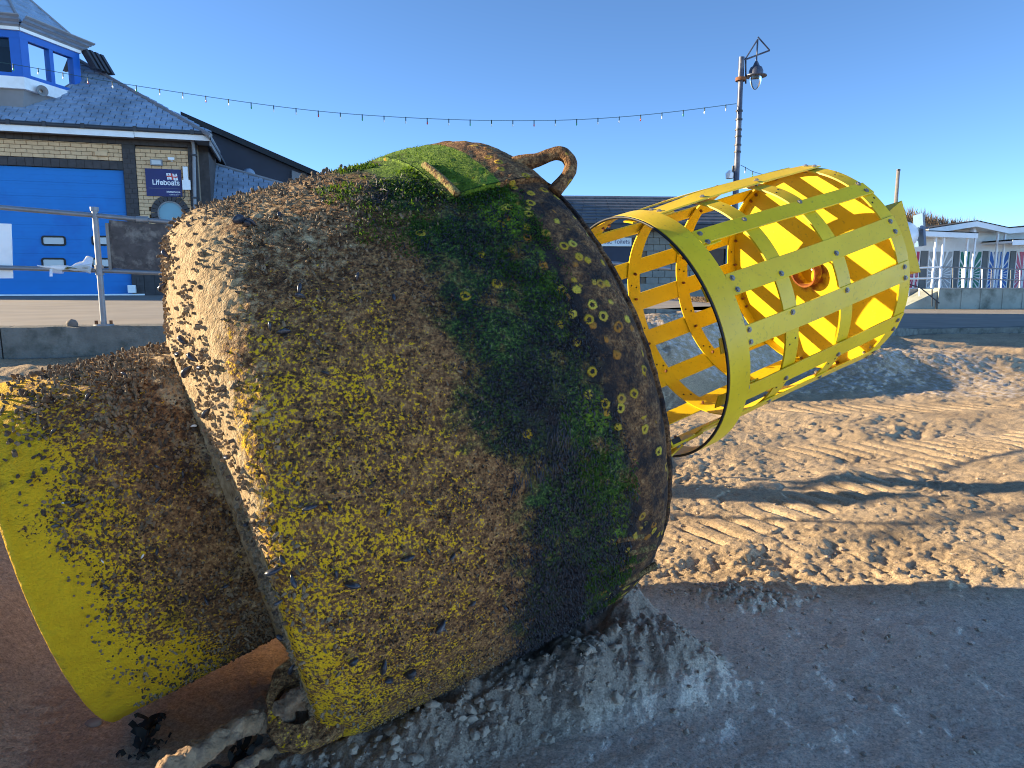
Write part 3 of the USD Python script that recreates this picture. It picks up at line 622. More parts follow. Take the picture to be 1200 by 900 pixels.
def cones(P, n, rad, hgt, sides=6, seed=0, lean=.5):
    """Barnacle-like truncated cones with a dented top."""
    g = np.random.default_rng(seed); N = len(P); u, v = frames(n)
    ang = np.linspace(0, 2 * np.pi, sides, endpoint=False)[None] + g.uniform(0, 6, (N, 1)) + g.uniform(-.25, .25, (N, sides))
    k0 = g.uniform(.75, 1.25, (N, sides)); k1 = g.uniform(.4, .75, (N, sides))
    ring = lambda k, hh, off: P[:, None] + (rad[:, None, None] * k[..., None]) * (np.cos(ang)[..., None] * u[:, None] + np.sin(ang)[..., None] * v[:, None]) + hh[:, None, None] * n[:, None] + off
    off = (u * g.normal(0, lean, (N, 1)) + v * g.normal(0, lean, (N, 1))) * hgt[:, None]
    b = ring(k0, -.3 * hgt, 0); t_ = ring(k1, hgt, off[:, None]); c = P + n * (hgt * .55)[:, None] + off
    V = np.concatenate([b, t_, c[:, None]], 1).reshape(-1, 3); s = sides; j = np.arange(s); j2 = (j + 1) % s
    F1 = np.vstack([np.stack([j, j2, s + j2], 1), np.stack([j, s + j2, s + j], 1), np.stack([s + j, s + j2, np.full(s, 2 * s)], 1)])
    F = (np.arange(N)[:, None, None] * (2 * s + 1) + F1[None]).reshape(-1, 3)
    return V, F

def scatter(n, tr, pr, part, dens, seed):
    g = np.random.default_rng(seed); t = g.uniform(*tr, n * 6); ph = g.uniform(*pr, n * 6)
    P, nn = surf_points(t, ph, part); clump = meshkit.fbm(P * 9, 3, seed + 3)
    keep = g.uniform(0, 1, len(t)) < dens(t, ph) * np.clip((clump - .35) * 4, 0, 1)
    i = np.nonzero(keep)[0][:n]; return P[i], nn[i], t[i], ph[i]

g = np.random.default_rng(5)
parts = []
for n, tr, pr, part, dens, r0, r1, sd in [
    (1700, (.575, .80), (-45, 120), 'drum', lambda t, p: np.where(t < .68, 1, .22), .003, .008, 1),
    (2000, (.80, 1.45), (34, 118), 'drum', lambda t, p: sstep(30, 60, p) * sstep(1.5, 1.1, t), .0025, .0065, 2),
    (800, (.78, 1.3), (-60, 40), 'drum', lambda t, p: .4 + 0 * t, .002, .0045, 3),
    (1500, (.06, .575), (25, 118), 'skirt', lambda t, p: sstep(.02, .3, t) * sstep(20, 60, p), .0025, .008, 4),
    (1000, (.10, .575), (-55, 40), 'skirt', lambda t, p: .35 + .6 * sstep(.35, .55, t), .0025, .006, 5)]:
    P, nn, t, ph = scatter(n, tr, pr, part, dens, sd)
    rad = np.random.default_rng(sd).uniform(r0, r1, len(P)); parts.append(cones(P, nn, rad, rad * np.random.default_rng(sd + 50).uniform(.7, 1.9, len(P)), 6, sd))
for n, tr, pr, part, dens, r0, r1, sd in [(3000, (.80, 1.40), (-66, 60), 'drum', lambda t, p: sstep(1.42, 1.2, t), .0018, .0042, 21), (1800, (.12, .575), (-62, 50), 'skirt', lambda t, p: sstep(.1, .3, t), .0018, .0042, 22)]:
    P, nn, t, ph = scatter(n, tr, pr, part, dens, sd)
    rad = np.random.default_rng(sd).uniform(r0, r1, len(P)); parts.append(cones(P, nn, rad, rad * np.random.default_rng(sd + 50).uniform(.6, 1.5, len(P)), 5, sd))
fine = parts[-2:]; parts = parts[:-2]
obj('fine_growth', cat_(fine), paint('brown_growth', (.29, .155, .066), .9, .4, 30, island=.85), buoy, kind='stuff', label='fine rough brown growth')
obj('barnacles', cat_(parts), M_BARN, buoy, kind='stuff', label='crust of pale brown barnacles')
parts = []
for n, tr, pr, part, dens, r0, r1, sd in [
    (80, (.58, .80), (-40, 120), 'drum', lambda t, p: np.where(t < .7, .8, .3), .004, .009, 11),
    (260, (.78, 1.35), (30, 112), 'drum', lambda t, p: sstep(20, 60, p), .003, .008, 12),
    (330, (.06, .575), (20, 112), 'skirt', lambda t, p: sstep(10, 60, p), .004, .009, 13),
    (170, (.78, 1.35), (-62, 40), 'drum', lambda t, p: .5 + 0 * t, .002, .006, 14),
    (240, (.12, .575), (-60, 40), 'skirt', lambda t, p: .5 + 0 * t, .002, .007, 15)]:
    P, nn, t, ph = scatter(n, tr, pr, part, dens, sd)
    rad = np.random.default_rng(sd).uniform(r0, r1, len(P)); parts.append(cones(P, nn, rad, rad * np.random.default_rng(sd + 50).uniform(.8, 1.8, len(P)), 6, sd, .7))
obj('dead_barnacles', cat_(parts), M_BARND, buoy, kind='stuff', label='darker upright barnacle stumps')

# one mussel: two teardrop valves
def mussel(P, n, size, spin, stand=.5, open_=.12):
    u, v = frames(n[None]); u, v = u[0], v[0]
    d = unit(math.cos(spin) * u + math.sin(spin) * v + stand * n); s = unit(np.cross(d, n)); w = np.cross(s, d)
    V, F = [], []; k = 6; st = [(0, .02), (.15, .13), (.4, .24), (.7, .27), (.92, .17), (1, .03)]
    for i, (x, r) in enumerate(st):
        for a in np.linspace(0, 2 * np.pi, 8, endpoint=False):
            V.append(P + size * (d * x + s * (math.cos(a) * r * .62 + open_ * 0) + w * (math.sin(a) * r * 1.0 + .1 * math.sin(3 * x))) + n * size * .08)
    return np.array(V), gridf(6, 8, wrap=True)
def on_body(px, py):
    for part, R_ in (('drum', 1.04), ('skirt', .605)):
        d = ray(px, py); o = EYE - AP; dp = d - (d @ AX) * AX; op = o - (o @ AX) * AX
        A2, B2 = dp @ dp, 2 * dp @ op; D_ = B2 * B2 - 4 * A2 * (op @ op - R_ * R_)
        if D_ < 0: continue
        q = EYE + d * (-B2 - math.sqrt(D_)) / (2 * A2) - AP; t = q @ AX
        if part == 'drum' and not (.70 < t < 1.95): continue
        return part, t, math.degrees(math.atan2(q @ AV, q @ AU))
    return None
spots = [(333, 385, .042), (327, 383, .03), (375, 655, .05), (384, 662, .04), (347, 641, .04), (358, 648, .035), (540, 715, .05), (533, 720, .035), (503, 776, .055), (494, 779, .04), (487, 757, .05), (440, 668, .05), (432, 664, .035), (405, 580, .045), (415, 578, .03), (494, 645, .045), (523, 642, .035), (545, 640, .03),
         (592, 704, .03), (450, 762, .045), (364, 656, .035), (290, 258, .060), (283, 262, .04), (355, 344, .04), (364, 347, .035), (462, 346, .035), (345, 745, .035), (360, 792, .035), (380, 697, .03), (370, 640, .03), (560, 703, .03), (520, 585, .03), (480, 585, .03), (390, 430, .025), (420, 330, .03), (300, 262, .04), (330, 250, .03),
         (60, 618, .03), (115, 545, .03), (95, 590, .03), (160, 575, .03), (60, 510, .025), (130, 690, .03), (190, 580, .03), (180, 545, .025), (100, 470, .03), (150, 440, .03), (185, 640, .03), (75, 590, .025), (215, 560, .025), (150, 700, .025), (240, 700, .03), (260, 690, .025), (120, 640, .025)]
for i, (px, py, sz) in enumerate(spots):
    q = on_body(px, py)
    if q is None: continue
    P, nn = surf_points(np.array([q[1]]), np.array([q[2]]), q[0])
    obj('mussel', mussel(P[0], nn[0], sz, i * 1.7, .25 + .5 * ((i * 37) % 10) / 10), M_SHELL, buoy, smooth=True)
for i, (t, ph, sz) in enumerate([(.60, 56, .05), (.62, 52, .04), (.61, 48, .05), (.645, 40, .045), (.63, 44, .04), (.62, 34, .04), (.64, 22, .04), (.66, 74, .035), (.63, 80, .04), (.62, 8, .03), (.64, -18, .03), (.63, -30, .045)]):
    P, nn = surf_points(np.array([t]), np.array([float(ph)]), 'drum')
    obj('mussel', mussel(P[0], nn[0], sz, i * 2.1, .6), M_SHELL, buoy, smooth=True)
for i, (px, py, sz) in enumerate([(222, 498, .022), (165, 655, .018), (122, 660, .014), (80, 590, .016)]):
    d = ray(px, py); q = on_body(px, py)
    P, nn = surf_points(np.array([q[1] if q else .55]), np.array([q[2] if q else 45.]), q[0] if q else 'skirt')
    obj('shell', mussel(P[0], nn[0], sz, i, .3), M_SHELLW, buoy, smooth=True, label='small white shell')
# upright shells along the top edge
g = np.random.default_rng(77); t = g.uniform(.62, 1.35, 150); ph = g.uniform(78, 112, 150); P, nn = surf_points(t, ph, 'drum')
ms = [mussel(P[i], nn[i], g.uniform(.012, .026), g.uniform(0, 6), g.uniform(.8, 3)) for i in range(150)]
t = g.uniform(.05, .56, 110); ph = g.uniform(60, 112, 110); P, nn = surf_points(t, ph, 'skirt')
ms += [mussel(P[i], nn[i], g.uniform(.014, .028), g.uniform(0, 6), g.uniform(.6, 2)) for i in range(110)]
obj('upright_shells', cat_(ms), paint('brown_shells', (.20, .145, .09), .8, .4, 40, island=.6), buoy, smooth=True, kind='stuff', label='small upright shells along the upper side')

def blades(n, tr, pr, dens, L, W, seed, lift, droop):
    g = np.random.default_rng(seed); t = g.uniform(*tr, n * 4); ph = g.uniform(*pr, n * 4); P, nn = surf_points(t, ph, 'drum')
    k = np.nonzero(g.uniform(0, 1, len(t)) < dens(t, ph, P))[0][:n]; P, nn = P[k], nn[k]; n = len(k)
    down = np.array([[0, 0, -1.0]]) - (-nn[:, 2:3]) * nn; u, v = frames(nn)
    d = unit_rows(down * droop + u * g.normal(0, .55, (n, 1)) + v * g.normal(0, .55, (n, 1)) + nn * g.uniform(.05, lift, (n, 1)))
    s = unit_rows(np.cross(d, nn) + nn * g.normal(0, .4, (n, 1))); l = g.uniform(*L, (n, 1)); w = g.uniform(*W, (n, 1))
    mid = P + d * l * .55 + nn * l * .10; tip = P + d * l + down * l * .2 - nn * l * .05
    V = np.stack([P - s * w * .6 - nn * .004, P + s * w * .6 - nn * .004, mid - s * w, mid + s * w, tip], 1).reshape(-1, 3); k = np.arange(n)[:, None] * 5
    return V, np.vstack([k + [0, 1, 3], k + [0, 3, 2], k + [2, 3, 4]])
wn = lambda P, s=3.2: meshkit.fbm(P * s, 3, 51) - .5
obj('dark_seaweed', cat_([blades(21000, (1.18, 1.74), (-72, 62), lambda t, p, P: sstep(1.2, 1.38, t + .13 * wn(P)) * sstep(1.74, 1.66, t + .13 * wn(P)) * np.clip(.3 + 4 * wn(P, 6) + .5, 0, 1), (.007, .022), (.0010, .0026), 1, .9, .5),
                          blades(7000, (.80, 1.36), (-66, 66), lambda t, p, P: np.clip(5 * wn(P, 8) + .15, 0, 1) * sstep(.8, 1.1, t), (.004, .012), (.0008, .0018), 6, 1.0, .5),
                          blades(900, (1.30, 1.54), (0, 66), lambda t, p, P: np.clip(wn(P, 4) * 8, 0, 1), (.02, .06), (.0010, .0022), 2, .3, 1.4)]), M_MOSSD, buoy, kind='stuff', label='dark green and black seaweed hanging in a band')
obj('bright_seaweed', cat_([blades(9000, (1.30, 1.78), (50, 112), lambda t, p, P: sstep(46, 62, p + 36 * wn(P)) * sstep(1.28, 1.42, t + .13 * wn(P)) * sstep(1.80, 1.70, t) * np.clip(.35 + 7 * wn(P, 7), 0, 1) * np.where((t > 1.5) & (p > 53), 0.0, 1), (.008, .024), (.0015, .0045), 3, .7, .9),
                            blades(1600, (1.15, 1.5), (38, 70), lambda t, p, P: np.clip(wn(P, 5) * 6, 0, 1), (.006, .018), (.0012, .003), 4, 1.6, .4),
                            blades(5200, (1.52, 1.74), (-45, 60), lambda t, p, P: np.clip(wn(P, 5) * 5 + .1 + .5 * sstep(20, 50, p), 0, 1), (.006, .02), (.0010, .0028), 5, .8, .8)]), M_MOSSB, buoy, kind='stuff', label='bright green weed on the upper side')
# tufts on the pad
g = np.random.default_rng(8); n = 1000; t = 1.5 + .20 * g.uniform(0, 1, n) ** 1.6; ph = 53.5 + 45 * g.uniform(0, 1, n) ** 1.3
P = cyl(t, ph, prof_r(t) + .010 * sstep(1.49, 1.60, t) + .010); nn = unit_rows(P - (AP + t[:, None] * AX)); u, v = frames(nn)
d = unit_rows(u * g.normal(0, .6, (n, 1)) + v * g.normal(0, .6, (n, 1)) + nn * .45); s = unit_rows(np.cross(d, nn)); l = g.uniform(.006, .017, (n, 1)); w = g.uniform(.0012, .0035, (n, 1))
V = np.stack([P - s * w, P + s * w, P + d * l], 1).reshape(-1, 3); obj('bright_seaweed', (V, np.arange(3 * n).reshape(-1, 3)), M_MOSSB, buoy, kind='stuff')

# --- the cage
RC = .575; T_A, T_B, T_C, T_D = 2.656, 3.046, 3.419, 3.855
BARS = [80.4, 47.4, 22.1, -1.5, -30, -54, -80, -106, -133, -159, 178, 156, 126, 102]
def rust_at(P, spots, rad):
    r = np.zeros(len(P))
    for s, k in spots: r = np.maximum(r, k * np.exp(-(np.linalg.norm(P - s, axis=1) / rad) ** 2))
    return r
g = np.random.default_rng(21)
def hoop(name, t0, w, R_, th, spots=(), wob=.004, label=None):
    a = np.linspace(0, 360, 145)[:-1]; prof = [(-w / 2, 0), (-w / 2 + .002, th), (w / 2 - .002, th), (w / 2, 0)]
    V = []
    for dt, dr in prof: V.append(cyl(t0 + dt + wob * np.sin(np.radians(a * 3 + t0 * 200)), a, R_ + dr - th + wob * np.cos(np.radians(a * 2 + t0 * 99))))
    n = len(a); V = np.vstack(V); F = []
    for k in range(4):
        k2 = (k + 1) % 4; j = np.arange(n); j2 = (j + 1) % n
        F += [np.stack([k * n + j, k * n + j2, k2 * n + j2], 1), np.stack([k * n + j, k2 * n + j2, k2 * n + j], 1)]
    F = np.vstack(F); m = trimesh.Trimesh(V, F, process=False)
    if m.volume < 0: F = F[:, ::-1]
    return obj(name, (V, F), M_YEL, buoy, smooth=35, label=label, primvars=None) if not len(spots) else obj_rust(name, (V, F), spots, label)
def obj_rust(name, m, spots, label=None, rad=.035, parent=None):
    sm = trimesh.graph.smooth_shade(trimesh.Trimesh(*m, process=False), angle=math.radians(35), facet_minarea=None)
    v, f = np.array(sm.vertices), np.array(sm.faces)
    return obj(name, (v, f), M_YEL, parent or buoy, smooth=True, label=label, primvars={'rust': rust_at(v, spots, rad)})
def junction_spots(t0, frac, k=.55): return [(cyl(t0, b, RC), k * g.uniform(.5, 1.3)) for b in BARS if g.uniform() < frac] + [(cyl(t0, 0, RC) + 9, 0)]
APK = AP.copy(); AP = AP - .028 * AV
hoopA = hoop('cage_hoop', T_A, .125, RC + .048, .010, junction_spots(T_A, .2, .35), .005, 'wide lowest hoop with a black edge')
AP_A = AP; AP = APK
hoopB = hoop('cage_hoop', T_B, .088, RC, .008, junction_spots(T_B, .8))
hoopC = hoop('cage_hoop', T_C, .088, RC, .008, junction_spots(T_C, .6))
hoopD = hoop('cage_hoop', T_D, .088, RC, .008, junction_spots(T_D, .4))
# black edge strip of the lowest hoop
a = np.linspace(0, 360, 100)
obj('edge_strip', tube(-.028 * AV + cyl(T_A - .066 + .005 * np.sin(np.radians(a * 3 + T_A * 200)), a, RC + .042 + .005 * np.cos(np.radians(a * 2 + T_A * 99))), .0065, 6, cap=False), M_BLACK, buoy, smooth=True)

def bolt(P, n, r=.0095, h=.008, w=True):
    u, v = frames(n[None]); u, v = u[0], v[0]; a = np.linspace(0, 2 * np.pi, 7)[:-1]; V = []; F = []
    lev = [(r * 1.5, -.001), (r * 1.5, .0025), (r, .0026), (r * .95, h), (0.001, h + .0015)] if w else [(r, -.001), (r * .92, h), (.001, h + .001)]
    for rr, hh in lev:
        for x in a: V.append(P + rr * (math.cos(x) * u + math.sin(x) * v) + hh * n)
    return np.array(V), gridf(len(lev), 6, wrap=True)

def flat_bar(phi, t0, t1, R_, w, th, bow=0., twist=0., seed=0, skew=0.):
    k = 26; s = np.linspace(0, 1, k); t = t0 + (t1 - t0) * s; gg = np.random.default_rng(seed)
    ph = math.radians(phi); rad = math.cos(ph) * AU + math.sin(ph) * AV; tan = -math.sin(ph) * AU + math.cos(ph) * AV
    off = bow * np.sin(s * np.pi) + gg.normal(0, .0015, k).cumsum() * .4; tw = twist * np.sin(s * np.pi); lat = skew * (s - .5) + .003 * np.sin(s * 5 + seed)
    c = .0012; pr = [(-w / 2, 0), (-w / 2, th - c), (-w / 2 + c, th), (w / 2 - c, th), (w / 2, th - c), (w / 2, 0)]; V = []
    for x, h in pr: V.append(AP + t[:, None] * AX + (R_ + off + h + tw * x)[:, None] * rad + (x + lat)[:, None] * tan)
    V = np.stack(V, 1).reshape(-1, 3); F = gridf(k, 6, wrap=True)
    caps = np.array([[0, i, i + 1] for i in range(1, 5)]); F = np.vstack([F, caps[:, ::-1], caps + (k - 1) * 6])
    m = trimesh.Trimesh(V, F, process=False)
    if m.volume < 0: F = F[:, ::-1]
    return (V, F), rad, tan
for i, phi in enumerate(BARS):
    near = -70 < phi < 95
    t0 = T_A + .085 if near else T_A - .06
    bow = {0: .016, 13: .022, 5: -.004}.get(i, .003 * math.sin(i * 2.2)); skew = {0: .03, 1: -.02, 4: .02}.get(i, 0)
    m, rad, tan = flat_bar(phi, t0, T_D + .038, RC + .001, .102 if i != 1 else .084, .007, bow, .15 if i in (0, 13) else .02, i, skew)
    if i == 13:
        m2 = (m[0], m[1])
    rs = [(cyl(t, phi, RC), .45 * g.uniform(.3, 1.1)) for t in (T_A + .1, T_B, T_C, T_D)]
    if i == 1: rs += [(cyl(3.30, phi, RC), .8), (cyl(3.36, phi, RC), .7), (cyl(3.24, phi, RC), .6)]
    if i == 0: rs += [(cyl(3.62, phi, RC), .5)]
    bar = obj_rust('cage_bar', m, rs, 'upper side bar with a rusty patch midway' if i == 1 else None, .045)
    bl = []
    for t in (t0 + .03, T_B, T_C, T_D):
        for sgn in ((-1, 1) if t in (t0 + .03, T_D) else (1 if (i + int(t * 10)) % 2 else -1,)):
            P = AP + t * AX + (RC + .008 + bow * math.sin((t - t0) / (T_D + .038 - t0) * math.pi)) * rad + tan * sgn * .028
            bl.append(bolt(P, rad)); bl.append(bolt(P - rad * .022, -rad, .008, .014, False))
    obj('bolts', cat_(bl), M_BOLT if near else M_RUST, bar, smooth=30, kind='stuff')
    if near:                                              # backing plate that ties the bar to the lowest hoop
        mm, _, _ = flat_bar(phi, T_A - .05, T_A + .20, RC - .012, .07, .007, 0, 0, i); obj('joint_plate', mm, M_YEL, bar, smooth=30)
# pairs of small bolt holes along the hoops, their dark painted as black discs
for t0, hp_ in ((T_B, hoopB), (T_C, hoopC), (T_D, hoopD)):
    bl = []
    for b in np.arange(-180, 180, 12.86):
        if min(abs((b - q + 180) % 360 - 180) for q in BARS) < 6: continue
        for dt in (-.018, .018):
            P = cyl(t0 + dt, b + dt * 60, RC + .0004); rad = unit(P - (AP + (t0 + dt) * AX)); bl.append(bolt(P, rad, .0055, .0006, False)); bl.append(bolt(P - rad * .0094, -rad, .0055, .0006, False))
    obj('painted_holes', cat_(bl), M_BLACK, hp_, kind='stuff')
# end plate with its stub tube
a = np.linspace(0, 360, 97)[:-1]; R_l = np.array([.085, .2, .33, .46, RC - .006]); EPt = T_D + .010
V = np.vstack([cyl(EPt + .004 * np.sin(np.radians(a * 2)) * (r / RC), a, np.full(96, r)) for r in R_l] + [cyl(EPt + .007, a, np.full(96, r)) for r in R_l[::-1]])
F = gridf(10, 96, wrap=True); m = trimesh.Trimesh(V, F, process=False)
obj_rust('end_plate', (V, F if m.volume > 0 else F[:, ::-1]), [(cyl(T_D, q, .10), .75) for q in range(0, 360, 40)] + [(cyl(T_D, 120, .3), .25), (cyl(T_D, 160, .35), .25)], 'round plate closing the upper end', .07)
tb = [(EPt - .055, .085), (EPt - .055, .075), (EPt + .02, .075), (EPt + .02, .005)]
V = np.vstack([cyl(t, a, np.full(96, r)) for t, r in [(EPt + .02, .085)] + tb]); F = gridf(5, 96, wrap=True)
obj_rust('stub_tube', (V, F), [(cyl(EPt - .05, q, .08), .85) for q in range(0, 360, 45)], 'rust-stained stub tube in the end plate', .08)
# legs and brackets under the lowest hoop
for i, phi in enumerate([-72, 150, 168, -135]):
    p0, p1 = cyl(1.95, phi, .78), cyl(T_A + .02, phi, RC - .006); d = unit(p1 - p0); rad = unit(p1 - (AP + (T_A + .02) * AX)); tan = unit(np.cross(rad, d)); rad = np.cross(d, tan)
    L = np.linalg.norm(p1 - p0); obj('cage_leg', obox(p0, d, tan, rad, 0, L, -.035, .035, -.008, 0), M_YEL, buoy)
for phi in (-60, -78):
    c = cyl(T_A - .085, phi, RC); rad = unit(c - (AP + (T_A - .085) * AX)); tan = np.cross(AX, rad)
    br = obj('bracket', cat_([obox(c, AX, tan, rad, -.13, .06, -.05, .05, -.004, .006), obox(c, AX, tan, rad, -.132, -.122, -.05, .05, -.075, .004)]), M_YEL, buoy)
    obj('rubber_block', obox(c, AX, tan, rad, -.12, -.07, -.048, .048, -.03, -.005), M_BLACK, br)
    obj('bolts', cat_([bolt(c + AX * -.05 + tan * s * .028 + rad * .006, rad, .009, .009) for s in (-1, 1)]), M_BOLT, br, kind='stuff')
# topmark: an open four-sided funnel
def plane_t(px, py, t):
    d = ray(px, py); o = AP + t * AX; k = ((o - EYE) @ AX) / (d @ AX); q = EYE + d * k - o; return np.array([q @ AU, q @ AV])
TT = 4.20
q0, q1 = plane_t(1057, 235, TT), plane_t(1079, 319, TT); ed = q1 - q0; nn = np.array([-ed[1], ed[0]]); nn = nn if nn @ (-(q0 + q1) / 2) > 0 else -nn
big = [q0, q1, q1 + nn, q0 + nn]; ctr = sum(big) / 4; small = [ctr + (b - ctr) * .42 for b in big]
f3 = lambda q, t: AP + t * AX + q[0] * AU + q[1] * AV
V = [f3(q, 3.935) for q in small] + [f3(q, TT) for q in big] + [f3(ctr + (q - ctr) * .975, TT) for q in big] + [f3(ctr + (q - ctr) * .97, 3.945) for q in small]
F = []
for j in range(4):
    j2 = (j + 1) % 4
    for a_, b_ in ((0, 4), (4, 8), (8, 12)): F += [[a_ + j, a_ + j2, b_ + j2], [a_ + j, b_ + j2, b_ + j]]
F += [[0, 2, 1], [0, 3, 2]]
V = np.array(V); V, F = trimesh.Trimesh(V, F, process=False).vertices, np.array(F)
if trimesh.Trimesh(V, F, process=False).volume < 0: F = F[:, ::-1]
obj('topmark', (np.array(V), F), M_YEL, buoy, label='four-sided yellow funnel beyond the end plate')
# lantern beyond it
a = np.linspace(0, 360, 25)[:-1]
lp = [(3.95, .03), (4.52, .03), (4.525, .085), (4.60, .092), (4.66, .094), (4.70, .085), (4.75, .08), (4.78, .065), (4.80, .03), (4.84, .03), (4.84, .001)]
V = np.vstack([cyl(t, a, np.full(24, r)) for t, r in lp]); lan = obj('lantern', (V, gridf(len(lp), 24, wrap=True)), M_LANT, buoy, smooth=40, label='white lantern with a pale blue panel at the far tip')
pc = AP + 4.84 * AX; e1 = unit(ed[0] * AU + ed[1] * AV); e2 = np.cross(AX, e1); sn_ = unit(np.array([.95, -.24, .12])); s1 = unit(np.cross(Z, sn_)); s2 = np.cross(sn_, s1)
obj('solar_panel', obox(pc + sn_ * .02, s1, s2, sn_, -.10, .10, -.10, .10, 0, .012), M_SOLAR, lan)
for s in (-1, 1): obj('panel_bracket', tube([pc - AX * .10 + e2 * s * .05, pc + AX * .005 + e2 * s * .09], .007, 6), M_GALV, lan)

# ------------------------------------------------------------------ chain, seaweed and stones by the buoy
hc = np.array(lc + AX * lugp(346, 826)[0] + lr * lugp(346, 826)[1])
def roughen(m, amp, sc, seed):
    v, f = m; t_ = trimesh.Trimesh(v, f, process=False); n = np.array(t_.vertex_normals)
    return v + n * ((meshkit.fbm(v * sc, 4, seed) - .5) * 2 * amp)[:, None], f
ch = thing('mooring_chain', (hc[0], hc[1], 0), 'thick sand-caked mooring link running from the lug into the sand', 'chain')
k1 = [hc + .05 * lt + .06 * AX, hc + .03 * lt, hc - .04 * lt - .06 * AX + np.array([-.03, -.02, 0]), at_y(300, 842, 2.06), at_y(262, 866, 1.98), at_y(215, 895, 1.90), at_y(165, 930, 1.84)]
k1 = CubicSpline(range(7), np.array(k1))(np.linspace(0, 6, 150))
obj('link', roughen(tube(k1, .027 + .010 * sstep(50, 100, np.arange(150)), 28), .032, 24, 4), M_CHAIN, ch, smooth=True)
k2 = [hc - .05 * lt + .03 * AX, at_y(330, 868, 2.08), at_y(308, 882, 2.02), at_y(282, 905, 1.95), at_y(250, 935, 1.88)]
k2 = CubicSpline(range(5), np.array(k2))(np.linspace(0, 4, 100))
obj('link', roughen(tube(k2, .020, 20), .026, 30, 7), M_CHAIN, ch, smooth=True)

def kelp(name, px, py, n, size, label, seed):
    c = at_z(px, py, float(ground(np.array([at_z(px, py, .05)[0]]), np.array([at_z(px, py, .05)[1]]))[0][0]) + .005)
    g = np.random.default_rng(seed); ms = []
    for i in range(n):
        th = g.uniform(0, 6.28); k = 7; p = c + np.array([g.normal(0, size * .3), g.normal(0, size * .3), 0]); pts = []
        for j in range(k): pts.append(p.copy()); th += g.normal(0, .5); p = p + np.array([math.cos(th), math.sin(th), 0]) * size * .16 + Z * g.normal(.003, .012); p[2] = max(p[2], c[2] - .005)
        pts = np.array(pts); s = np.cross(np.gradient(pts, axis=0), Z + g.normal(0, .5, 3)); s = unit_rows(s) * g.uniform(.004, .014)
        V = np.concatenate([pts - s, pts + s]); i0 = np.arange(k - 1); ms.append((V, np.vstack([np.stack([i0, i0 + 1, k + i0 + 1], 1), np.stack([i0, k + i0 + 1, k + i0], 1)])))
    m = trimesh.creation.icosphere(3, 1.0); v = np.array(m.vertices); v = v * (1 + .8 * (meshkit.fbm(v * 2.2 + seed, 3, seed) - .5))[:, None] * np.array([size * .28, size * .22, size * .10]) + c
    ms.append((v, np.array(m.faces)))
    obj(name, cat_(ms), M_KELP, None, smooth=True, label=label, cat='seaweed', origin=c)
kelp('seaweed_clump', 282, 893, 16, .11, 'black wet seaweed clump beside the sand-caked link', 4)
kelp('seaweed_clump', 178, 846, 9, .07, 'black seaweed scrap lying just below the skirt rim', 5)
kelp('seaweed_clump', 172, 878, 12, .06, 'small dark seaweed scrap on the brown sand under the skirt', 6)

def stone(px, py, r, label, mat, seed):
    c = at_z(px, py, .05); c = at_z(px, py, float(ground(c[:1], c[1:2])[0][0]) + r * .3)
    m = trimesh.creation.icosphere(2, 1.0); v = np.array(m.vertices); v = v * (1 + .5 * (meshkit.fbm(v * 1.5 + seed, 3, seed) - .5))[:, None] * np.array([1.3, .9, .6]) * r + c
    obj('stone', (v, np.array(m.faces)), mat, None, smooth=True, label=label, cat='stone', origin=c)
M_STONE = paint('beach_stone', (.16, .13, .105), .8, .35, 12, bump=.4)
stone(110, 847, .025, 'small flat grey stone below the yellow skirt rim', M_STONE, 3)
stone(748, 777, .020, 'small rounded stone on the flat grey sand right of the drum', M_STONE, 5)

# loose clods along the bank pushed up against the drum
g = np.random.default_rng(31); ms = []
for i in range(330):
    s = g.uniform(-.12, 1.12); off = -abs(g.normal(0, .13)) - .03
    dd = unit(np.r_[RIDGE_B - RIDGE_A, 0])[:2]; q = RIDGE_A + dd * s * np.linalg.norm(RIDGE_B - RIDGE_A) + np.array([-dd[1], dd[0]]) * off
    ms.append((q[0], q[1], .004 + .016 * g.uniform() ** 2.6))
c = at_z(872, 697, .03)
for i in range(150): ms.append((c[0] + g.normal(0, .15), c[1] + g.normal(0, .07), .004 + .012 * g.uniform() ** 1.8))
for i in range(2600):
    y = g.uniform(1.7, 7.5); ms.append((g.uniform(-.2, .72) * y, y, .0016 + .009 * g.uniform() ** 5))
ms = np.array(ms); gz = ground(ms[:, 0].copy(), ms[:, 1].copy())[0]; ico = trimesh.creation.icosphere(1, 1.0); iv = np.array(ico.vertices); out = []
for i, (x, y, r) in enumerate(ms):
    v = iv * (1 + .9 * g.uniform(-.5, .5, (len(iv), 1))) * np.array([g.uniform(.8, 1.6), g.uniform(.7, 1.2), g.uniform(.5, 1.1)]) * r
    a_ = g.uniform(0, 6.28); v = np.stack([v[:, 0] * math.cos(a_) - v[:, 1] * math.sin(a_), v[:, 0] * math.sin(a_) + v[:, 1] * math.cos(a_), v[:, 2]], 1)
    out.append((v + [x, y, gz[i] + r * .2], np.array(ico.faces)))
obj('sand_clods', cat_(out), M_CLOD, None, smooth=True, label='loose clods and crumbs of sand', cat='sand clods', kind='stuff')

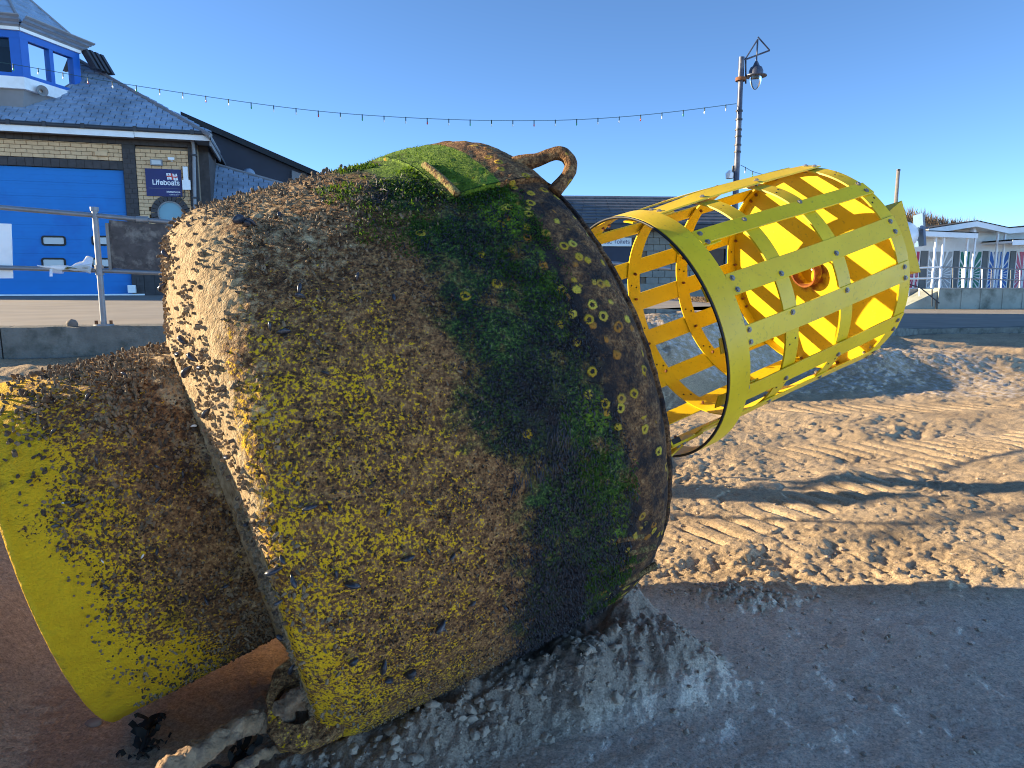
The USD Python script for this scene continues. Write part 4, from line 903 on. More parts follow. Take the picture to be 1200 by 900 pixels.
# ------------------------------------------------------------------ a vertical plane measured from the photograph
class Facade:
    """Vertical wall plane through a ground point; s runs along it, h is the height above the ground point, out points to the viewer."""
    def __init__(s, o, angle):
        s.o = np.asarray(o, float); s.d = np.array([math.cos(math.radians(angle)), math.sin(math.radians(angle)), 0]); s.n = np.array([s.d[1], -s.d[0], 0])
    def sh(s, px, py, off=0.):
        d = ray(px, py); p = s.o + s.n * off; k = ((p - EYE) @ s.n) / (d @ s.n); q = EYE + d * k - p; return np.array([q @ s.d, q[2]])
    def rect(s, x0, y0, x1, y1, off=0.):
        xm, ym = (x0 + x1) / 2, (y0 + y1) / 2
        return s.sh(x0, ym, off)[0], s.sh(x1, ym, off)[0], s.sh(xm, y1, off)[1], s.sh(xm, y0, off)[1]
    def pt(s, a, h, off=0.): return s.o + s.d * a + Z * h + s.n * off
    def box(s, a0, a1, h0, h1, f0, f1): return obox(s.o, s.d, s.n, Z, a0, a1, f0, f1, h0, h1)
    def prism(s, poly, f0, f1): return prism(poly, s.o, s.d, Z, s.n, f0, f1)

def bevel_box(F, a0, a1, h0, h1, f0, f1, b):
    v = []
    for (dh, df) in ((0, 0),): pass
    p = Polygon([(a0 + b, h0), (a1 - b, h0), (a1, h0 + b), (a1, h1 - b), (a1 - b, h1), (a0 + b, h1), (a0, h1 - b), (a0, h0 + b)])
    return F.prism(p, f0, f1)

# ------------------------------------------------------------------ lifeboat station
LB = Facade(at_z(160, 346, 1.2), 17)
st = thing('lifeboat_station', LB.o, 'buff and dark brick lifeboat station with slate roof and blue watch tower', 'building')
S_L = -13.0
s_cor = LB.rect(222, 200, 232, 210)[1]                 # right-hand corner
h_eave = LB.sh(120, 152)[1]; h_top = LB.sh(120, 163)[1]
hb = lambda px, py: LB.sh(px, py)[1]
ss = lambda px, py: LB.sh(px, py)[0]
s_d1 = ss(150, 270); s_p1 = ss(162, 230); s_w1 = ss(222, 210)
h_door = hb(120, 198); h_lint = hb(120, 188); h_band = hb(120, 168)
# core wall behind the brickwork and the parts of the front
core = obj('wall', LB.box(S_L, s_cor, 0, h_eave, -6.0, -.16), M_MORT, st, label='brick walls of the station')
cnt = 0
def bricks(a0, a1, h0, h1, mat, keep=None, bl=.29, bh=.118, f=.0, name='brick', parent=core, dep=.15):
    """Courses of single bricks with recessed joints."""
    k = 0; h = h0
    while h < h1 - .02:
        hh = min(bh, h1 - h); a = a0 - (bl / 2 if k % 2 else 0)
        while a < a1 - .01:
            x0, x1 = max(a, a0), min(a + bl, a1)
            if x1 - x0 > .04 and (keep is None or keep((x0 + x1) / 2, h + hh / 2)):
                j = rng.uniform(-.004, .004); obj(name, LB.box(x0 + .007, x1 - .007, h + .007, h + hh - .007, f - dep, f + j), mat, parent)
            a += bl
        h += bh; k += 1
pc_ = LB.sh(200, 250); pr_ = abs(LB.sh(214, 250)[0] - pc_[0])
sg = LB.rect(171, 197, 214, 230)
bricks(ss(-2, 172), s_d1, h_lint + .005, h_band, M_TBRICK)
bricks(s_p1, s_w1, hb(200, 292), hb(200, 176), M_TBRICK, keep=lambda a, h: math.hypot(a - pc_[0], h - pc_[1]) > pr_ * 1.5 and not (sg[0] + .2 < a < sg[1] - .2 and sg[2] + .1 < h < sg[3] - .1))
obj('wall', LB.box(S_L, ss(-2, 172) - .01, h_lint + .005, h_band, -.15, 0), M_TBRICK, st)
for nm, a0, a1, h0, h1, fo in (('lintel', S_L, s_d1, h_door, h_lint - .005, .02), ('brick_band', S_L, s_cor, h_band + .005, h_eave, .02), ('pillar', s_d1 + .005, s_p1 - .005, 0, h_band, .03), ('pillar', s_w1 + .005, s_cor, 0, h_band, .03), ('plinth', s_p1, s_w1, 0, hb(180, 318), .02)):
    p = obj(nm, LB.box(a0, a1, h0, h1, -.159, fo - .012), M_MORTD, st)
    if a1 - a0 > 3: a0 = max(a0, ss(-2, 180))
    horizontal = nm in ('lintel', 'brick_band')
    if horizontal:
        n = int((a1 - a0) / .225)
        for i in range(n): obj('brick', LB.box(a0 + i * .225 + .006, a0 + (i + 1) * .225 - .006, h0 + .006, h1 - .006, fo - .02, fo + rng.uniform(-.003, .003)), M_DBRICK, p)
    elif nm == 'pillar':
        n = int((h1 - h0) / .15)
        for i in range(n):
            q = (a1 - a0) * (.62 if i % 2 else .38)
            obj('brick', LB.box(a0 + .006, a0 + q - .005, h0 + i * .15 + .006, h0 + (i + 1) * .15 - .006, fo - .02, fo + rng.uniform(-.003, .003)), M_DBRICK, p)
            obj('brick', LB.box(a0 + q + .005, a1 - .006, h0 + i * .15 + .006, h0 + (i + 1) * .15 - .006, fo - .02, fo + rng.uniform(-.003, .003)), M_DBRICK, p)
    else:
        for i in range(3):
            for j in range(5):
                w_ = (a1 - a0) / 5; obj('brick', LB.box(a0 + j * w_ + .006, a0 + (j + 1) * w_ - .006, h0 + i * (h1 - h0) / 3 + .006, h0 + (i + 1) * (h1 - h0) / 3 - .006, fo - .02, fo), M_DBRICK, p)
# filler wall behind sign and porthole, porthole with its brick ring
ring_p = Point(*pc_).buffer(pr_ * 1.62, 24).difference(Point(*pc_).buffer(pr_ * 1.02, 24))
rp = obj('porthole', LB.prism(Point(*pc_).buffer(pr_ * 1.03, 24), -.15, -.04), M_PORT, st, smooth=30, label='round blue-green window')
for k in range(22):
    a0, a1 = 2 * math.pi * (k + .06) / 22, 2 * math.pi * (k + .94) / 22
    obj('ring_brick', LB.prism([(pc_[0] + r_ * math.cos(a_), pc_[1] + r_ * math.sin(a_)) for r_, a_ in ((pr_ * 1.1, a0), (pr_ * 1.62, a0), (pr_ * 1.62, a1), (pr_ * 1.1, a1))], -.15, .03 + .003 * (k % 2)), M_DBRICK, rp)
obj('porthole_frame', LB.prism(Point(*pc_).buffer(pr_ * 1.1, 24).difference(Point(*pc_).buffer(pr_ * .98, 24)), -.15, .0), M_GALV, rp)
# blue sectional door: panels, windows, threshold
door = obj('door', LB.box(S_L + 1, s_d1 - .005, 0, h_door - .01, -.155, -.10), M_BLUE, st, label='wide blue sectional door')
npan = 9; ph_ = (h_door - .01) / npan
for i in range(npan): 
    p = LB.box(S_L + 1.02, s_d1 - .03, i * ph_ + .006, (i + 1) * ph_ - .006, -.10, -.085)
    obj('door_section', p, M_BLUE, door)
    for k in range(3): obj('door_rib', LB.box(S_L + 1.03, s_d1 - .04, i * ph_ + ph_ * (k + .5) / 3, i * ph_ + ph_ * (k + .5) / 3 + .02, -.085, -.081), M_BLUE, door)
for cx in (-85, -24, 62, 121):
    for cy in (282, 308):
        a0, a1, h0, h1 = LB.rect(cx - 14.5, cy - 6.0, cx + 14.5, cy + 6.0); b = .09
        w0 = Polygon([(a0, h0), (a1, h0), (a1, h1), (a0, h1)]).buffer(-b).buffer(b, 6); w1 = w0.buffer(-.055)
        fr = obj('door_window', LB.prism(w0.difference(w1), -.086, -.060), M_BLACK, door, label='small rounded window in a black gasket')
        obj('pane', LB.prism(w1, -.086, -.074), M_FROST, fr)
obj('threshold', LB.box(S_L + 1, s_p1 - .01, .0, .045, -.08, .06), M_WHITE, st)
a0, a1, h0, h1 = LB.rect(151, 334, 160, 345); obj('guard_block', LB.box(a0, a1, h0 + .05, h1, .03, .16), M_WHITE, st)
# fixtures
a0, a1, h0, h1 = LB.rect(177, 187.5, 191, 194.5); fl = obj('floodlight', LB.box(a0, a1, h0, h1, .002, .14), M_GALV, st); obj('lamp_glass', LB.box(a0 + .04, a1 - .04, h0 + .03, h1 - .03, .14, .15), M_FROST, fl)
a0, a1, h0, h1 = LB.rect(112, 178, 126, 183); obj('wall_light', LB.box(a0, a1, h0, h1, .002, .10), M_TBRICK, st)
a0, a1, h0, h1 = LB.rect(198, 185.5, 205, 188.5); obj('camera', cat_([LB.box(a0, a1, h0, h1, .10, .2), LB.box((a0 + a1) / 2 - .03, (a0 + a1) / 2 + .03, h0 - .03, h1, .002, .101)]), M_WHITE, st)
a0, a1, h0, h1 = LB.rect(215.5, 196, 221, 223); obj('meter_box', cat_([LB.box(a0, a1, h0 + .3, h1, .002, .12), LB.box(a0 - .04, a1 + .06, h0, h0 + .3, .002, .15)]), M_WHITE, st)
a0, a1, h0, h1 = LB.rect(217, 223.5, 219, 231); obj('hose', tube([LB.pt(a0, h1, .08), LB.pt(a0, h0, .09), LB.pt(a0 - .1, h0 - .1, .08), LB.pt(a0 - .16, h0 + .05, .06)], .02, 6), M_GUTTER, st)
dp = [(LB.sh(227, 180, .12), .12), (LB.sh(229.5, 300, .12), .12)]
obj('downpipe', tube([LB.pt(dp[0][0][0], dp[0][0][1] + .55, .45), LB.pt(dp[0][0][0], dp[0][0][1] + .25, .12), LB.pt(*dp[0][0], .12), LB.pt(*dp[1][0], .12)], .055, 10), M_PIPE, st, smooth=True)
for py in (182, 232): q = LB.sh(228, py, .12); obj('pipe_clip', LB.box(q[0] - .075, q[0] + .075, q[1] - .03, q[1] + .03, .0, .19), M_GUTTER, st)
# eaves
OV = .55
s_e = LB.sh(246.5, 165, OV)[0]; hE0 = LB.sh(120, 158.5, OV)[1]; hE1 = LB.sh(120, 150.5, OV)[1]
obj('soffit', LB.box(S_L, s_e, hE0 + .03, hE0 + .06, -.8, OV - .02), M_SOFFIT, st)
s_sp = LB.sh(157, 155, OV)[0]
fa = obj('fascia', LB.box(S_L, s_sp - .006, hE0 - .02, hE1, OV - .02, OV + .02), M_WHITE, st); obj('fascia', LB.box(s_sp + .006, s_e, hE0, hE1, OV - .022, OV + .018), M_WHITE, st)
obj('fascia', obox(LB.pt(s_e, 0, 0), LB.d, LB.n, Z, -.03, .02, -2.5, OV, hE0 - .15, hE1), M_SOFFIT, st)
obj('gutter', tube([LB.pt(S_L, hE1 + .02, OV + .06), LB.pt(s_e + .02, hE1 + .02, OV + .06)], .062, 8), M_GUTTER, st, smooth=True)
for px in (10, 52, 97, 158, 225): q = LB.sh(px, 152, OV + .1); obj('gutter_bracket', LB.box(q[0] - .05, q[0] + .05, hE1 - .04, hE1 + .10, OV + .02, OV + .13), M_GUTTER, st)
# right-hand recess wall under the overhang
obj('wall', LB.box(s_cor - .02, s_cor + .30, 0, hE0 + .03, -3.0, -.5), M_DBRICK, st)
# main roof: the slope above the eaves, cut by the hip
PIT = math.radians(38); rn_ = LB.n * math.sin(PIT) + Z * math.cos(PIT); rup = -LB.n * math.cos(PIT) + Z * math.sin(PIT)
RO = LB.pt(0, hE1 + .05, OV + .05)
def roof_sr(px, py, o=RO, n=rn_, up=rup, d=None):
    q = ray(px, py); k = ((o - EYE) @ n) / (q @ n); v = EYE + q * k - o; return np.array([v @ (LB.d if d is None else d), v @ up])
hip0, hip1 = roof_sr(247, 160), roof_sr(100, 76)
hip2 = hip0 + (hip1 - hip0) * 1.35
roofpoly = Polygon([(S_L, 0), (s_e + .05, 0), hip2, (S_L, hip2[1])])
rf = obj('roof', prism(roofpoly, RO, LB.d, rup, rn_, -.10, 0), M_UNDER, st)
def slates(poly, o, d, up, n, parent, sw, exp, mat, limit=400, xmin=-1e9):
    a0, b0, a1, b1 = poly.bounds; k = 0; r = b0; c = 0; over = []
    while r < b1:
        a = a0 - (sw / 2 if k % 2 else 0)
        while a < a1:
            q = shapely.box(a + .011, r, a + sw - .011, r + exp + .03).intersection(poly)
            if q.area > .12 * sw * exp and a > xmin and q.geom_type == 'Polygon':
                x0, y0, x1, y1 = q.bounds; t_ = .012; lift = rng.uniform(.004, .012)
                pts = np.array(q.exterior.coords)[:-1]
                lo = [o + d * x + up * y + n * (.004 + lift * 0) for x, y in pts]; hi = [o + d * x + up * y + n * (t_ + .032 * (1 - (y - y0) / (exp + .03)) + lift) for x, y in pts]
                m_ = len(pts); F = [[i, (i + 1) % m_, m_ + (i + 1) % m_] for i in range(m_)] + [[i, m_ + (i + 1) % m_, m_ + i] for i in range(m_)] + [[m_, m_ + i, m_ + i + 1] for i in range(1, m_ - 1)]
                c += 1; m_ = (np.array(lo + hi), np.array(F))
                if c <= limit: obj('slate', m_, mat, parent)
                else: over.append(m_)
            a += sw
        r += exp; k += 1
    if over: obj('upper_slates', cat_(over), mat, parent, kind='stuff')
slates(roofpoly, RO, LB.d, rup, rn_, rf, .32, .25, M_SLATE, 300, xmin=roof_sr(-30, 150)[0])
hv = [RO + LB.d * p[0] + rup * p[1] for p in (hip0, hip2)]
obj('hip_flashing', tube([hv[0] + rn_ * .03, hv[1] + rn_ * .03], .07, 6), M_PIPE, st)
# hip end of the roof (turns away from the viewer)
back0 = hv[0] - LB.n * 7.0; back1 = hv[1] - LB.n * 4
obj('roof', (np.array([hv[0], back0, back1, hv[1], hv[0] - Z * .1, back0 - Z * .1, back1 - Z * .1, hv[1] - Z * .1]), np.array([[0, 1, 2], [0, 2, 3], [4, 6, 5], [4, 7, 6], [0, 4, 5], [0, 5, 1], [3, 2, 6], [3, 6, 7]])), M_SLATE2, st)
# dark rear wing with a long sloping top, and the low slate roof in front of it
RW = Facade(LB.pt(0, 0, -4.5), 17)
P_ = lambda px, py: RW.sh(px, py)
obj('rear_wing', RW.prism([(P_(190, 130)), P_(215, 141), P_(371, 208), (P_(371, 208)[0], 0), (P_(190, 130)[0], 0)], -5.0, 0), M_NAVY, st, label='dark rear wing with a sloping top')
rdir = [P_(213, 139.5), P_(374, 209.5)]
obj('verge', RW.prism([rdir[0], rdir[1], rdir[1] + [0, .22], rdir[0] + [0, .22]], -5.1, .25), M_UNDER, st)
obj('verge_board', RW.prism([P_(342, 200), P_(371, 211), P_(371, 216), P_(342, 212)], .01, .12), M_SOFFIT, st)
obj('wing_window', RW.prism([P_(343, 212), P_(352, 216), P_(352, 240), P_(343, 240)], .01, .04), M_BLACK, st)
LR = Facade(LB.pt(0, 0, -2.2), 17); ltop = [LR.sh(245, 193), LR.sh(331, 216)]
PL = math.radians(40); lrn = LR.n * math.sin(PL) + Z * math.cos(PL); lru = -LR.n * math.cos(PL) + Z * math.sin(PL); LO = LR.pt(0, LR.sh(245, 193)[1] - 1.6, 1.3)
lp4 = [roof_sr(px, py, LO, lrn, lru) for px, py in ((236, 268), (350, 268), (334, 217), (247, 192), (238, 194))]
lo_ = obj('low_roof', prism(Polygon(lp4), LO, LR.d, lru, lrn, -.08, 0), M_UNDER, st)
slates(Polygon(lp4), LO, LR.d, lru, lrn, lo_, .34, .23, M_SLATE, 200)
q0_, q1_ = [LO + LR.d * p[0] + lru * p[1] + lrn * .05 for p in (lp4[3], lp4[2])]
obj('ridge_flashing', tube([q0_, q1_], .05, 6), M_PIPE, st)
dc = LR.sh(293, 205); mdome = trimesh.creation.icosphere(3, .24); mv = np.array(mdome.vertices) + RW.pt(*P_(292, 206), .25); obj('dome_vent', (mv, np.array(mdome.faces)), M_SLATE, st, smooth=True)

# watch tower: a many-sided glazed bay above the roof
V1 = LB.pt(*LB.sh(27, 92, .25), .25); d1 = LB.d; ang2 = math.radians(77); d2 = np.array([math.cos(ang2), math.sin(ang2), 0]); n2 = np.array([d2[1], -d2[0], 0])
class Face(Facade):
    def __init__(s, o, d): s.o = np.asarray(o, float); s.d = d; s.n = np.array([d[1], -d[0], 0])
F2 = Face([V1[0], V1[1], 0], d2); w2_ = F2.sh(94, 90)[0]; w1_ = w2_
Fa = Face([V1[0] - d1[0] * w1_, V1[1] - d1[1] * w1_, 0], d1)
hz = lambda py, px=27: LB.sh(px, py, .25)[1] + LB.o[2]
zt, zw1, zw0, zb0, zb1 = hz(41), hz(46), hz(86), hz(91), hz(105)
# plan polygon
p_ = [Fa.o[:2], V1[:2]]; cur = V1[:2]; angs = [77, 137, 197, 257]
for a_ in angs: cur = cur + w1_ * np.array([math.cos(math.radians(a_)), math.sin(math.radians(a_))]); p_.append(cur)
plan = Polygon(p_); E1, E2 = np.array([1., 0, 0]), np.array([0, 1., 0]); OO = np.zeros(3)
tw = obj('watch_tower', prism(plan.buffer(-.25), OO, E1, E2, Z, zb0, zw0), M_DARKIN, st, label='glazed many-sided watch tower with blue frames')
obj('tower_apron', prism(plan.buffer(.10, join_style=2), OO, E1, E2, Z, zb1, zb0), M_WHITE, tw)
uz = zb1 - 2.2; inner = plan.buffer(-1.0)
top_ = np.array(plan.buffer(-.02).exterior.coords)[:-1]; bot_ = np.array(plan.centroid.coords[0]) + (top_ - np.array(plan.centroid.coords[0])) * .35; n6 = len(top_)
V = np.vstack([np.c_[top_, np.full(n6, zb1 + .005)], np.c_[bot_, np.full(n6, uz)]]); obj('tower_underside', (V, gridf(2, n6, wrap=True)), M_SOFFIT, tw)
obj('tower_head', prism(plan.buffer(.02, join_style=2), OO, E1, E2, Z, zw1 + .02, zt + .10), M_BLUEF, tw)
obj('tower_sill', prism(plan.buffer(.03, join_style=2), OO, E1, E2, Z, zb0 + .003, zw0), M_BLUEF, tw)
obj('tower_room', prism(plan.buffer(-.55), OO, E1, E2, Z, zw0, zw1), M_DARKIN, tw)
for k in range(6):
    a, b = np.array(p_[k % 6]), np.array(p_[(k + 1) % 6]); d = np.r_[(b - a) / np.linalg.norm(b - a), 0]; W_ = np.linalg.norm(b - a); Fk = Face([a[0], a[1], 0], d)
    for (x0, x1) in ((-.02, .26), (W_ / 2 - .07, W_ / 2 + .07), (W_ - .26, W_ + .02)):
        obj('window_frame', Fk.box(x0, x1, zw0 + .002, zw1 + .018, -.16, .012 if x0 > 0 and x1 < W_ else .02), M_BLUEF, tw)
    for (x0, x1) in ((.26, W_ / 2 - .07), (W_ / 2 + .07, W_ - .26)): obj('pane', Fk.box(x0 + .003, x1 - .003, zw0 + .003, zw1, -.10, -.085), M_PANE, tw)
# blinds half way down behind the panes, louvres, roof
    obj('blind', Fk.box(.28, W_ - .28, zw1 - .20, zw1 - .005, -.20, -.19), M_SOFFIT, tw)
    if k in (5, 0, 1):
        for j in range(5): obj('louvre', obox(Fk.o, Fk.d, Fk.n * math.cos(.5) - Z * math.sin(.5) * -1, Z, -.06 + j * -.03, W_ + .06 + j * .03, .10 + j * .10, .185 + j * .10, zt + .14 - j * .005, zt + .165 - j * .005), M_SLATE if j % 2 else M_PIPE, tw)
        obj('gutter', Fk.box(-.03, W_ + .03, zt + .10, zt + .22, .0, .09), M_WHITE, tw)
for j in range(4):                                     # louvre fins seen end-on at the right
    q = F2.pt(w2_ + .15 + j * .22, 0, .2); 
    obj('fin', obox(np.array([q[0], q[1], 0]), d2, n2 * .35 - Z * .94, np.cross(d2, n2 * .35 - Z * .94), -.09, .09, -.05, .62, 0, .03) if False else hexa([np.array([q[0], q[1], zz]) + d2 * e + n2 * f for zz, f0 in ((zt - .35, .15), (zt + .30, -.25)) for f in (f0, f0 + .22) for e in (-.06, .06)]), M_GUTTER, tw)
cen = np.array(plan.centroid.coords[0]); ap = np.array([cen[0], cen[1], zt + 2.35]); ev = np.array(plan.buffer(.12, join_style=2).exterior.coords)[:-1]; n6 = len(ev)
V = np.vstack([np.c_[ev, np.full(n6, zt + .34)], ap[None]]); F = np.array([[i, (i + 1) % n6, n6] for i in range(n6)]); F = np.vstack([F, [[0, i + 1, i] for i in range(1, n6 - 1)]])
if np.cross(V[F[0, 1]] - V[F[0, 0]], V[F[0, 2]] - V[F[0, 0]])[2] < 0: F[:n6] = F[:n6, ::-1]
tr_ = obj('tower_roof', (V, F), M_SLATE2, st, label='slated pyramid roof of the tower')
for i in range(n6):
    a, b = np.r_[ev[i], zt + .34], np.r_[ev[(i + 1) % n6], zt + .34]
    obj('ridge', tube([a + Z * .03, ap + Z * .03], .05, 6), M_PIPE, tr_)
    mid_n = unit(np.cross(b - a, ap - a)); mid_n = mid_n if mid_n[2] > 0 else -mid_n
    for j in range(8):
        f0, f1 = j / 8, (j + 1) / 8; q = [a + (ap - a) * f0, b + (ap - b) * f0, b + (ap - b) * (f1 + .01), a + (ap - a) * (f1 + .01)]
        V8 = [x - mid_n * .01 for x in q] + [q[0] + mid_n * .035, q[1] + mid_n * .035, q[2] + mid_n * .01, q[3] + mid_n * .01]
        obj('slate_course', (np.array(V8), np.array([[4, 5, 6], [4, 6, 7], [0, 5, 4], [0, 1, 5], [1, 6, 5], [1, 2, 6], [2, 7, 6], [2, 3, 7], [3, 4, 7], [3, 0, 4]])), M_SLATE, tr_)
# loudhailer horn on the apron
q = F2.sh(47, 103, .12); hp0 = np.r_[F2.pt(q[0], 0, .12)[:2], hz(103)]; hd = unit(np.array([.75, -.6, .0]))
prof = [(-.22, .06), (-.1, .065), (0, .07), (.08, .10), (.16, .16), (.17, .15), (.06, .05)]
fr_ = frames(hd[None]); a = np.linspace(0, 2 * np.pi, 17)[:-1]; V = np.vstack([hp0 + hd * x + r * (np.cos(a)[:, None] * fr_[0] + np.sin(a)[:, None] * fr_[1]) for x, r in prof]); obj('loudhailer', (V, gridf(len(prof), 16, wrap=True)), M_SOFFIT, tw, smooth=True)

# the sign on the station
a0, a1, h0, h1 = LB.rect(171.3, 198, 213, 230.5); h0, h1 = LB.sh(192, 230.3)[1], LB.sh(192, 198.2)[1]
sn = thing('lifeboats_sign', LB.pt(a0, h0), 'navy blue sign reading Lifeboats beside the blue door', 'sign')
obj('board', LB.box(a0, a1, h0, h1, .012, .045), M_NAVYS, sn)
W_, H_ = a1 - a0, h1 - h0
def lettering(text, x, y, cap, width=None, mat=M_LETTER, f=.046, bold=False, name='lettering', parent=sn, Fc=LB, right=None):
    m = meshkit.text_mesh(text, cap, .006, bold); v = np.array(m.vertices)
    if width: v[:, 0] *= width / (v[:, 0].max() - v[:, 0].min())
    if right is not None: v[:, 0] += right - v[:, 0].max() - x
    return obj(name, (Fc.o + (x + v[:, :1]) * Fc.d + (y + v[:, 1:2]) * Z + (f + v[:, 2:3]) * Fc.n, np.array(m.faces)), mat, parent, kind='stuff' if len(text) > 1 else None)
lettering('Lifeboats', a0 + W_ * .17, h0 + H_ * .42, H_ * .175, W_ * .76, bold=True)
obj('rule', LB.box(a0 + W_ * .07, a1 - W_ * .06, h0 + H_ * .285, h0 + H_ * .292, .046, .048), M_PIPE, sn)
lettering('Mablethorpe', a0 + W_ * .56, h0 + H_ * .145, H_ * .058, W_ * .38, bold=True)
lettering('Lifeboat Station', a0 + W_ * .64, h0 + H_ * .055, H_ * .035, W_ * .30)
fx, fy, fw, fh = a0 + W_ * .58, h0 + H_ * .61, W_ * .30, H_ * .235
flag = lambda u0, u1, v0, v1, f0, f1: prism([(fx + fw * u + .10 * fw * (1 - v), fy + fh * v + .06 * fh * math.sin(u * 6.28)) for u, v in [(u0 + (u1 - u0) * k / 6, v0) for k in range(7)] + [(u1 - (u1 - u0) * k / 6, v1) for k in range(7)]], LB.o, LB.d, Z, LB.n, f0, f1)
fp = obj('flag_emblem', flag(0, 1, 0, 1, .046, .050), M_LETTER, sn, label='white flag with a red cross and four letters')
obj('red_cross', flag(.42, .58, 0, 1, .051, .053), M_REDP, fp); obj('red_cross', flag(0, 1, .40, .60, .0535, .055), M_REDP, fp)
for ch_, u, v in (('R', .12, .68), ('N', .70, .68), ('L', .12, .08), ('I', .74, .08)): lettering(ch_, fx + fw * u + .1 * fw * (1 - v), fy + fh * v + .03 * fh, fh * .24, None, M_NAVYS, .056, True, 'letter', fp)

# ------------------------------------------------------------------ railing on the sea wall, with what hangs on it
def kerb_pt(px, inset=.12):
    x = at_z(px, 384, 1.2)[0]
    for _ in range(6):
        y = float(wall_y(x)) + inset; x = (px - 600) / FPX * (y * CP + (EYE[2] - 1.2) * SP)
    return np.array([x, y, 1.212])
rp0, rpm = kerb_pt(122), kerb_pt(-260)
def on_rail(px, py):                                   # plane of the railing
    d = unit(np.r_[(rp0 - rpm)[:2], 0]); n = np.array([d[1], -d[0], 0]); q = ray(px, py); k = ((rp0 - EYE) @ n) / (q @ n); return EYE + q * k
rail_d = unit(np.r_[(rp0 - rpm)[:2], 0]); rail_n = np.array([rail_d[1], -rail_d[0], 0])
rl = thing('railing', rp0, 'galvanised tube railing on the sea wall in front of the blue door', 'railing')
zt_, zm_ = on_rail(119, 252)[2], on_rail(119, 316.5)[2]
topr = [on_rail(-140, 230), on_rail(0, 243), on_rail(119, 253), on_rail(200, 260.5)]; topr = [topr[0] + (topr[0] - topr[1]) * 1.5] + topr + [topr[-1] + (topr[-1] - topr[-2]) * 9]
midr = [on_rail(-140, 309), on_rail(0, 313.5), on_rail(119, 317), on_rail(200, 320.5)]; midr = [midr[0] + (midr[0] - midr[1]) * 1.5] + midr + [midr[-1] + (midr[-1] - midr[-2]) * 9]
for k, p in enumerate((topr, midr)): obj('rail', tube(p, .022 if k == 0 else .021, 12), M_GALV, rl, smooth=True)
for px in (122, -230):
    b = kerb_pt(px) if px != 122 else rp0
    tp = on_rail(px - 5.5 if px == 122 else px - 10, 250 if px == 122 else 222); po = obj('post', tube([b, np.array([b[0], b[1], tp[2] + .03])], .026, 14), M_GALV, rl, smooth=30)
    obj('post_cap', tube([np.array([b[0], b[1], tp[2] + .02]), np.array([b[0], b[1], tp[2] + .055])], .036, 12), M_GALV, po, smooth=30)
    obj('clamp', tube([np.array([b[0], b[1], zm_ - .045]), np.array([b[0], b[1], zm_ + .045])], .037, 12), M_GALV, po, smooth=30)
    obj('flange', cat_([tube([b - Z * .004, b + Z * .016], .085, 14)]), M_GALV, po, smooth=30)
    for s_ in (-1, 1): obj('flange_bolt', tube([b + rail_d * s_ * .062 + Z * .01, b + rail_d * s_ * .062 + Z * .05], .016, 6), M_RUST, po)
q = rail_coup = on_rail(167, 257.5); obj('coupling', tube([q - rail_d * .05, q + rail_d * .05], .033, 12), M_GALV, rl, smooth=30)
c = kerb_pt(85); m = trimesh.creation.icosphere(2, 1.0); v = np.array(m.vertices); v = v * (1 + .3 * (meshkit.fbm(v * 2, 3, 5) - .5))[:, None] * np.array([.05, .045, .045]) + c + Z * .02
obj('stone', (v, np.array(m.faces)), M_STONE, None, smooth=True, label='small rounded stone on the sea wall left of the railing post', cat='stone', origin=c)
# weathered board between the rails
bd = thing('notice_board', on_rail(127, 317), 'weathered dark board fixed between the rails right of the post', 'board')
pts2 = [on_rail(px, py) for px, py in ((127, 316), (205, 319.5), (205, 263), (126, 256))]
to2 = lambda p: ((p - rp0) @ rail_d, p[2] - rp0[2])
pl2 = Polygon([to2(p) for p in pts2]).buffer(-.012, join_style=2)
obj('panel', prism(pl2, rp0, rail_d, Z, rail_n, -.010, .006), M_BOARD, bd)
x0 = pl2.bounds[0]; obj('edge_batten', obox(rp0, rail_d, rail_n, Z, x0 - .004, x0 + .020, -.03, .024, pl2.bounds[1] + .01, pl2.bounds[3] - .03), M_WOOD, bd)
# blank white sign at the left edge
wsn = [on_rail(px, py) for px, py in ((-120, 327), (13, 326), (11, 262), (-120, 256))]
pw = Polygon([to2(p) for p in wsn]); wt = thing('white_sign', wsn[1], 'blank white board fixed to the railing at the left edge', 'sign')
obj('panel', prism(pw, rp0, rail_d, Z, rail_n, -.050, -.032), M_WHITE, wt)
# clear bag with dead flowers tied to the middle rail
fb = thing('flower_bag', on_rail(80, 315), 'clear plastic bag of dead flowers taped to the middle rail', 'bag')
cp_ = [(45, 311, .004), (60, 313, .010), (74, 313.5, .022), (84, 314, .018), (92, 313, .030), (101, 311.5, .052), (106, 311, .072), (109, 311.5, .070)]
cen_ = np.array([on_rail(px, py) for px, py, r in cp_]) + rail_n * .035; rr_ = [r for _, _, r in cp_]
cen_ = CubicSpline(range(8), cen_)(np.linspace(0, 7, 40)); rr_ = np.interp(np.linspace(0, 7, 40), range(8), rr_)
bm = tube(cen_, rr_, 28, cap=False); bv = bm[0].reshape(40, 28, 3); cc = cen_[:, None]
wr = 1 + .9 * (meshkit.fbm(bv * np.array([14, 14, 30.]), 3, 9) - .5) + .16 * np.sin(np.arange(28) * 2.2 + np.arange(40)[:, None] * .25)
bv = cc + (bv - cc) * wr[..., None] * np.array([1, .45, 1]); obj('bag', (bv.reshape(-1, 3), bm[1]), M_BAG, fb, smooth=True)
st_ = []
for i in range(12): 
    g = np.random.default_rng(i); a_ = cen_[14] + g.normal(0, .008, 3); b_ = cen_[36] + np.array([g.normal(0, .01), g.normal(0, .012), g.normal(-.02, .025)]); st_.append(tube([a_, (a_ + b_) / 2 + g.normal(0, .008, 3), b_], .004, 5))
obj('stems', cat_(st_), M_STEM, fb, kind='stuff')
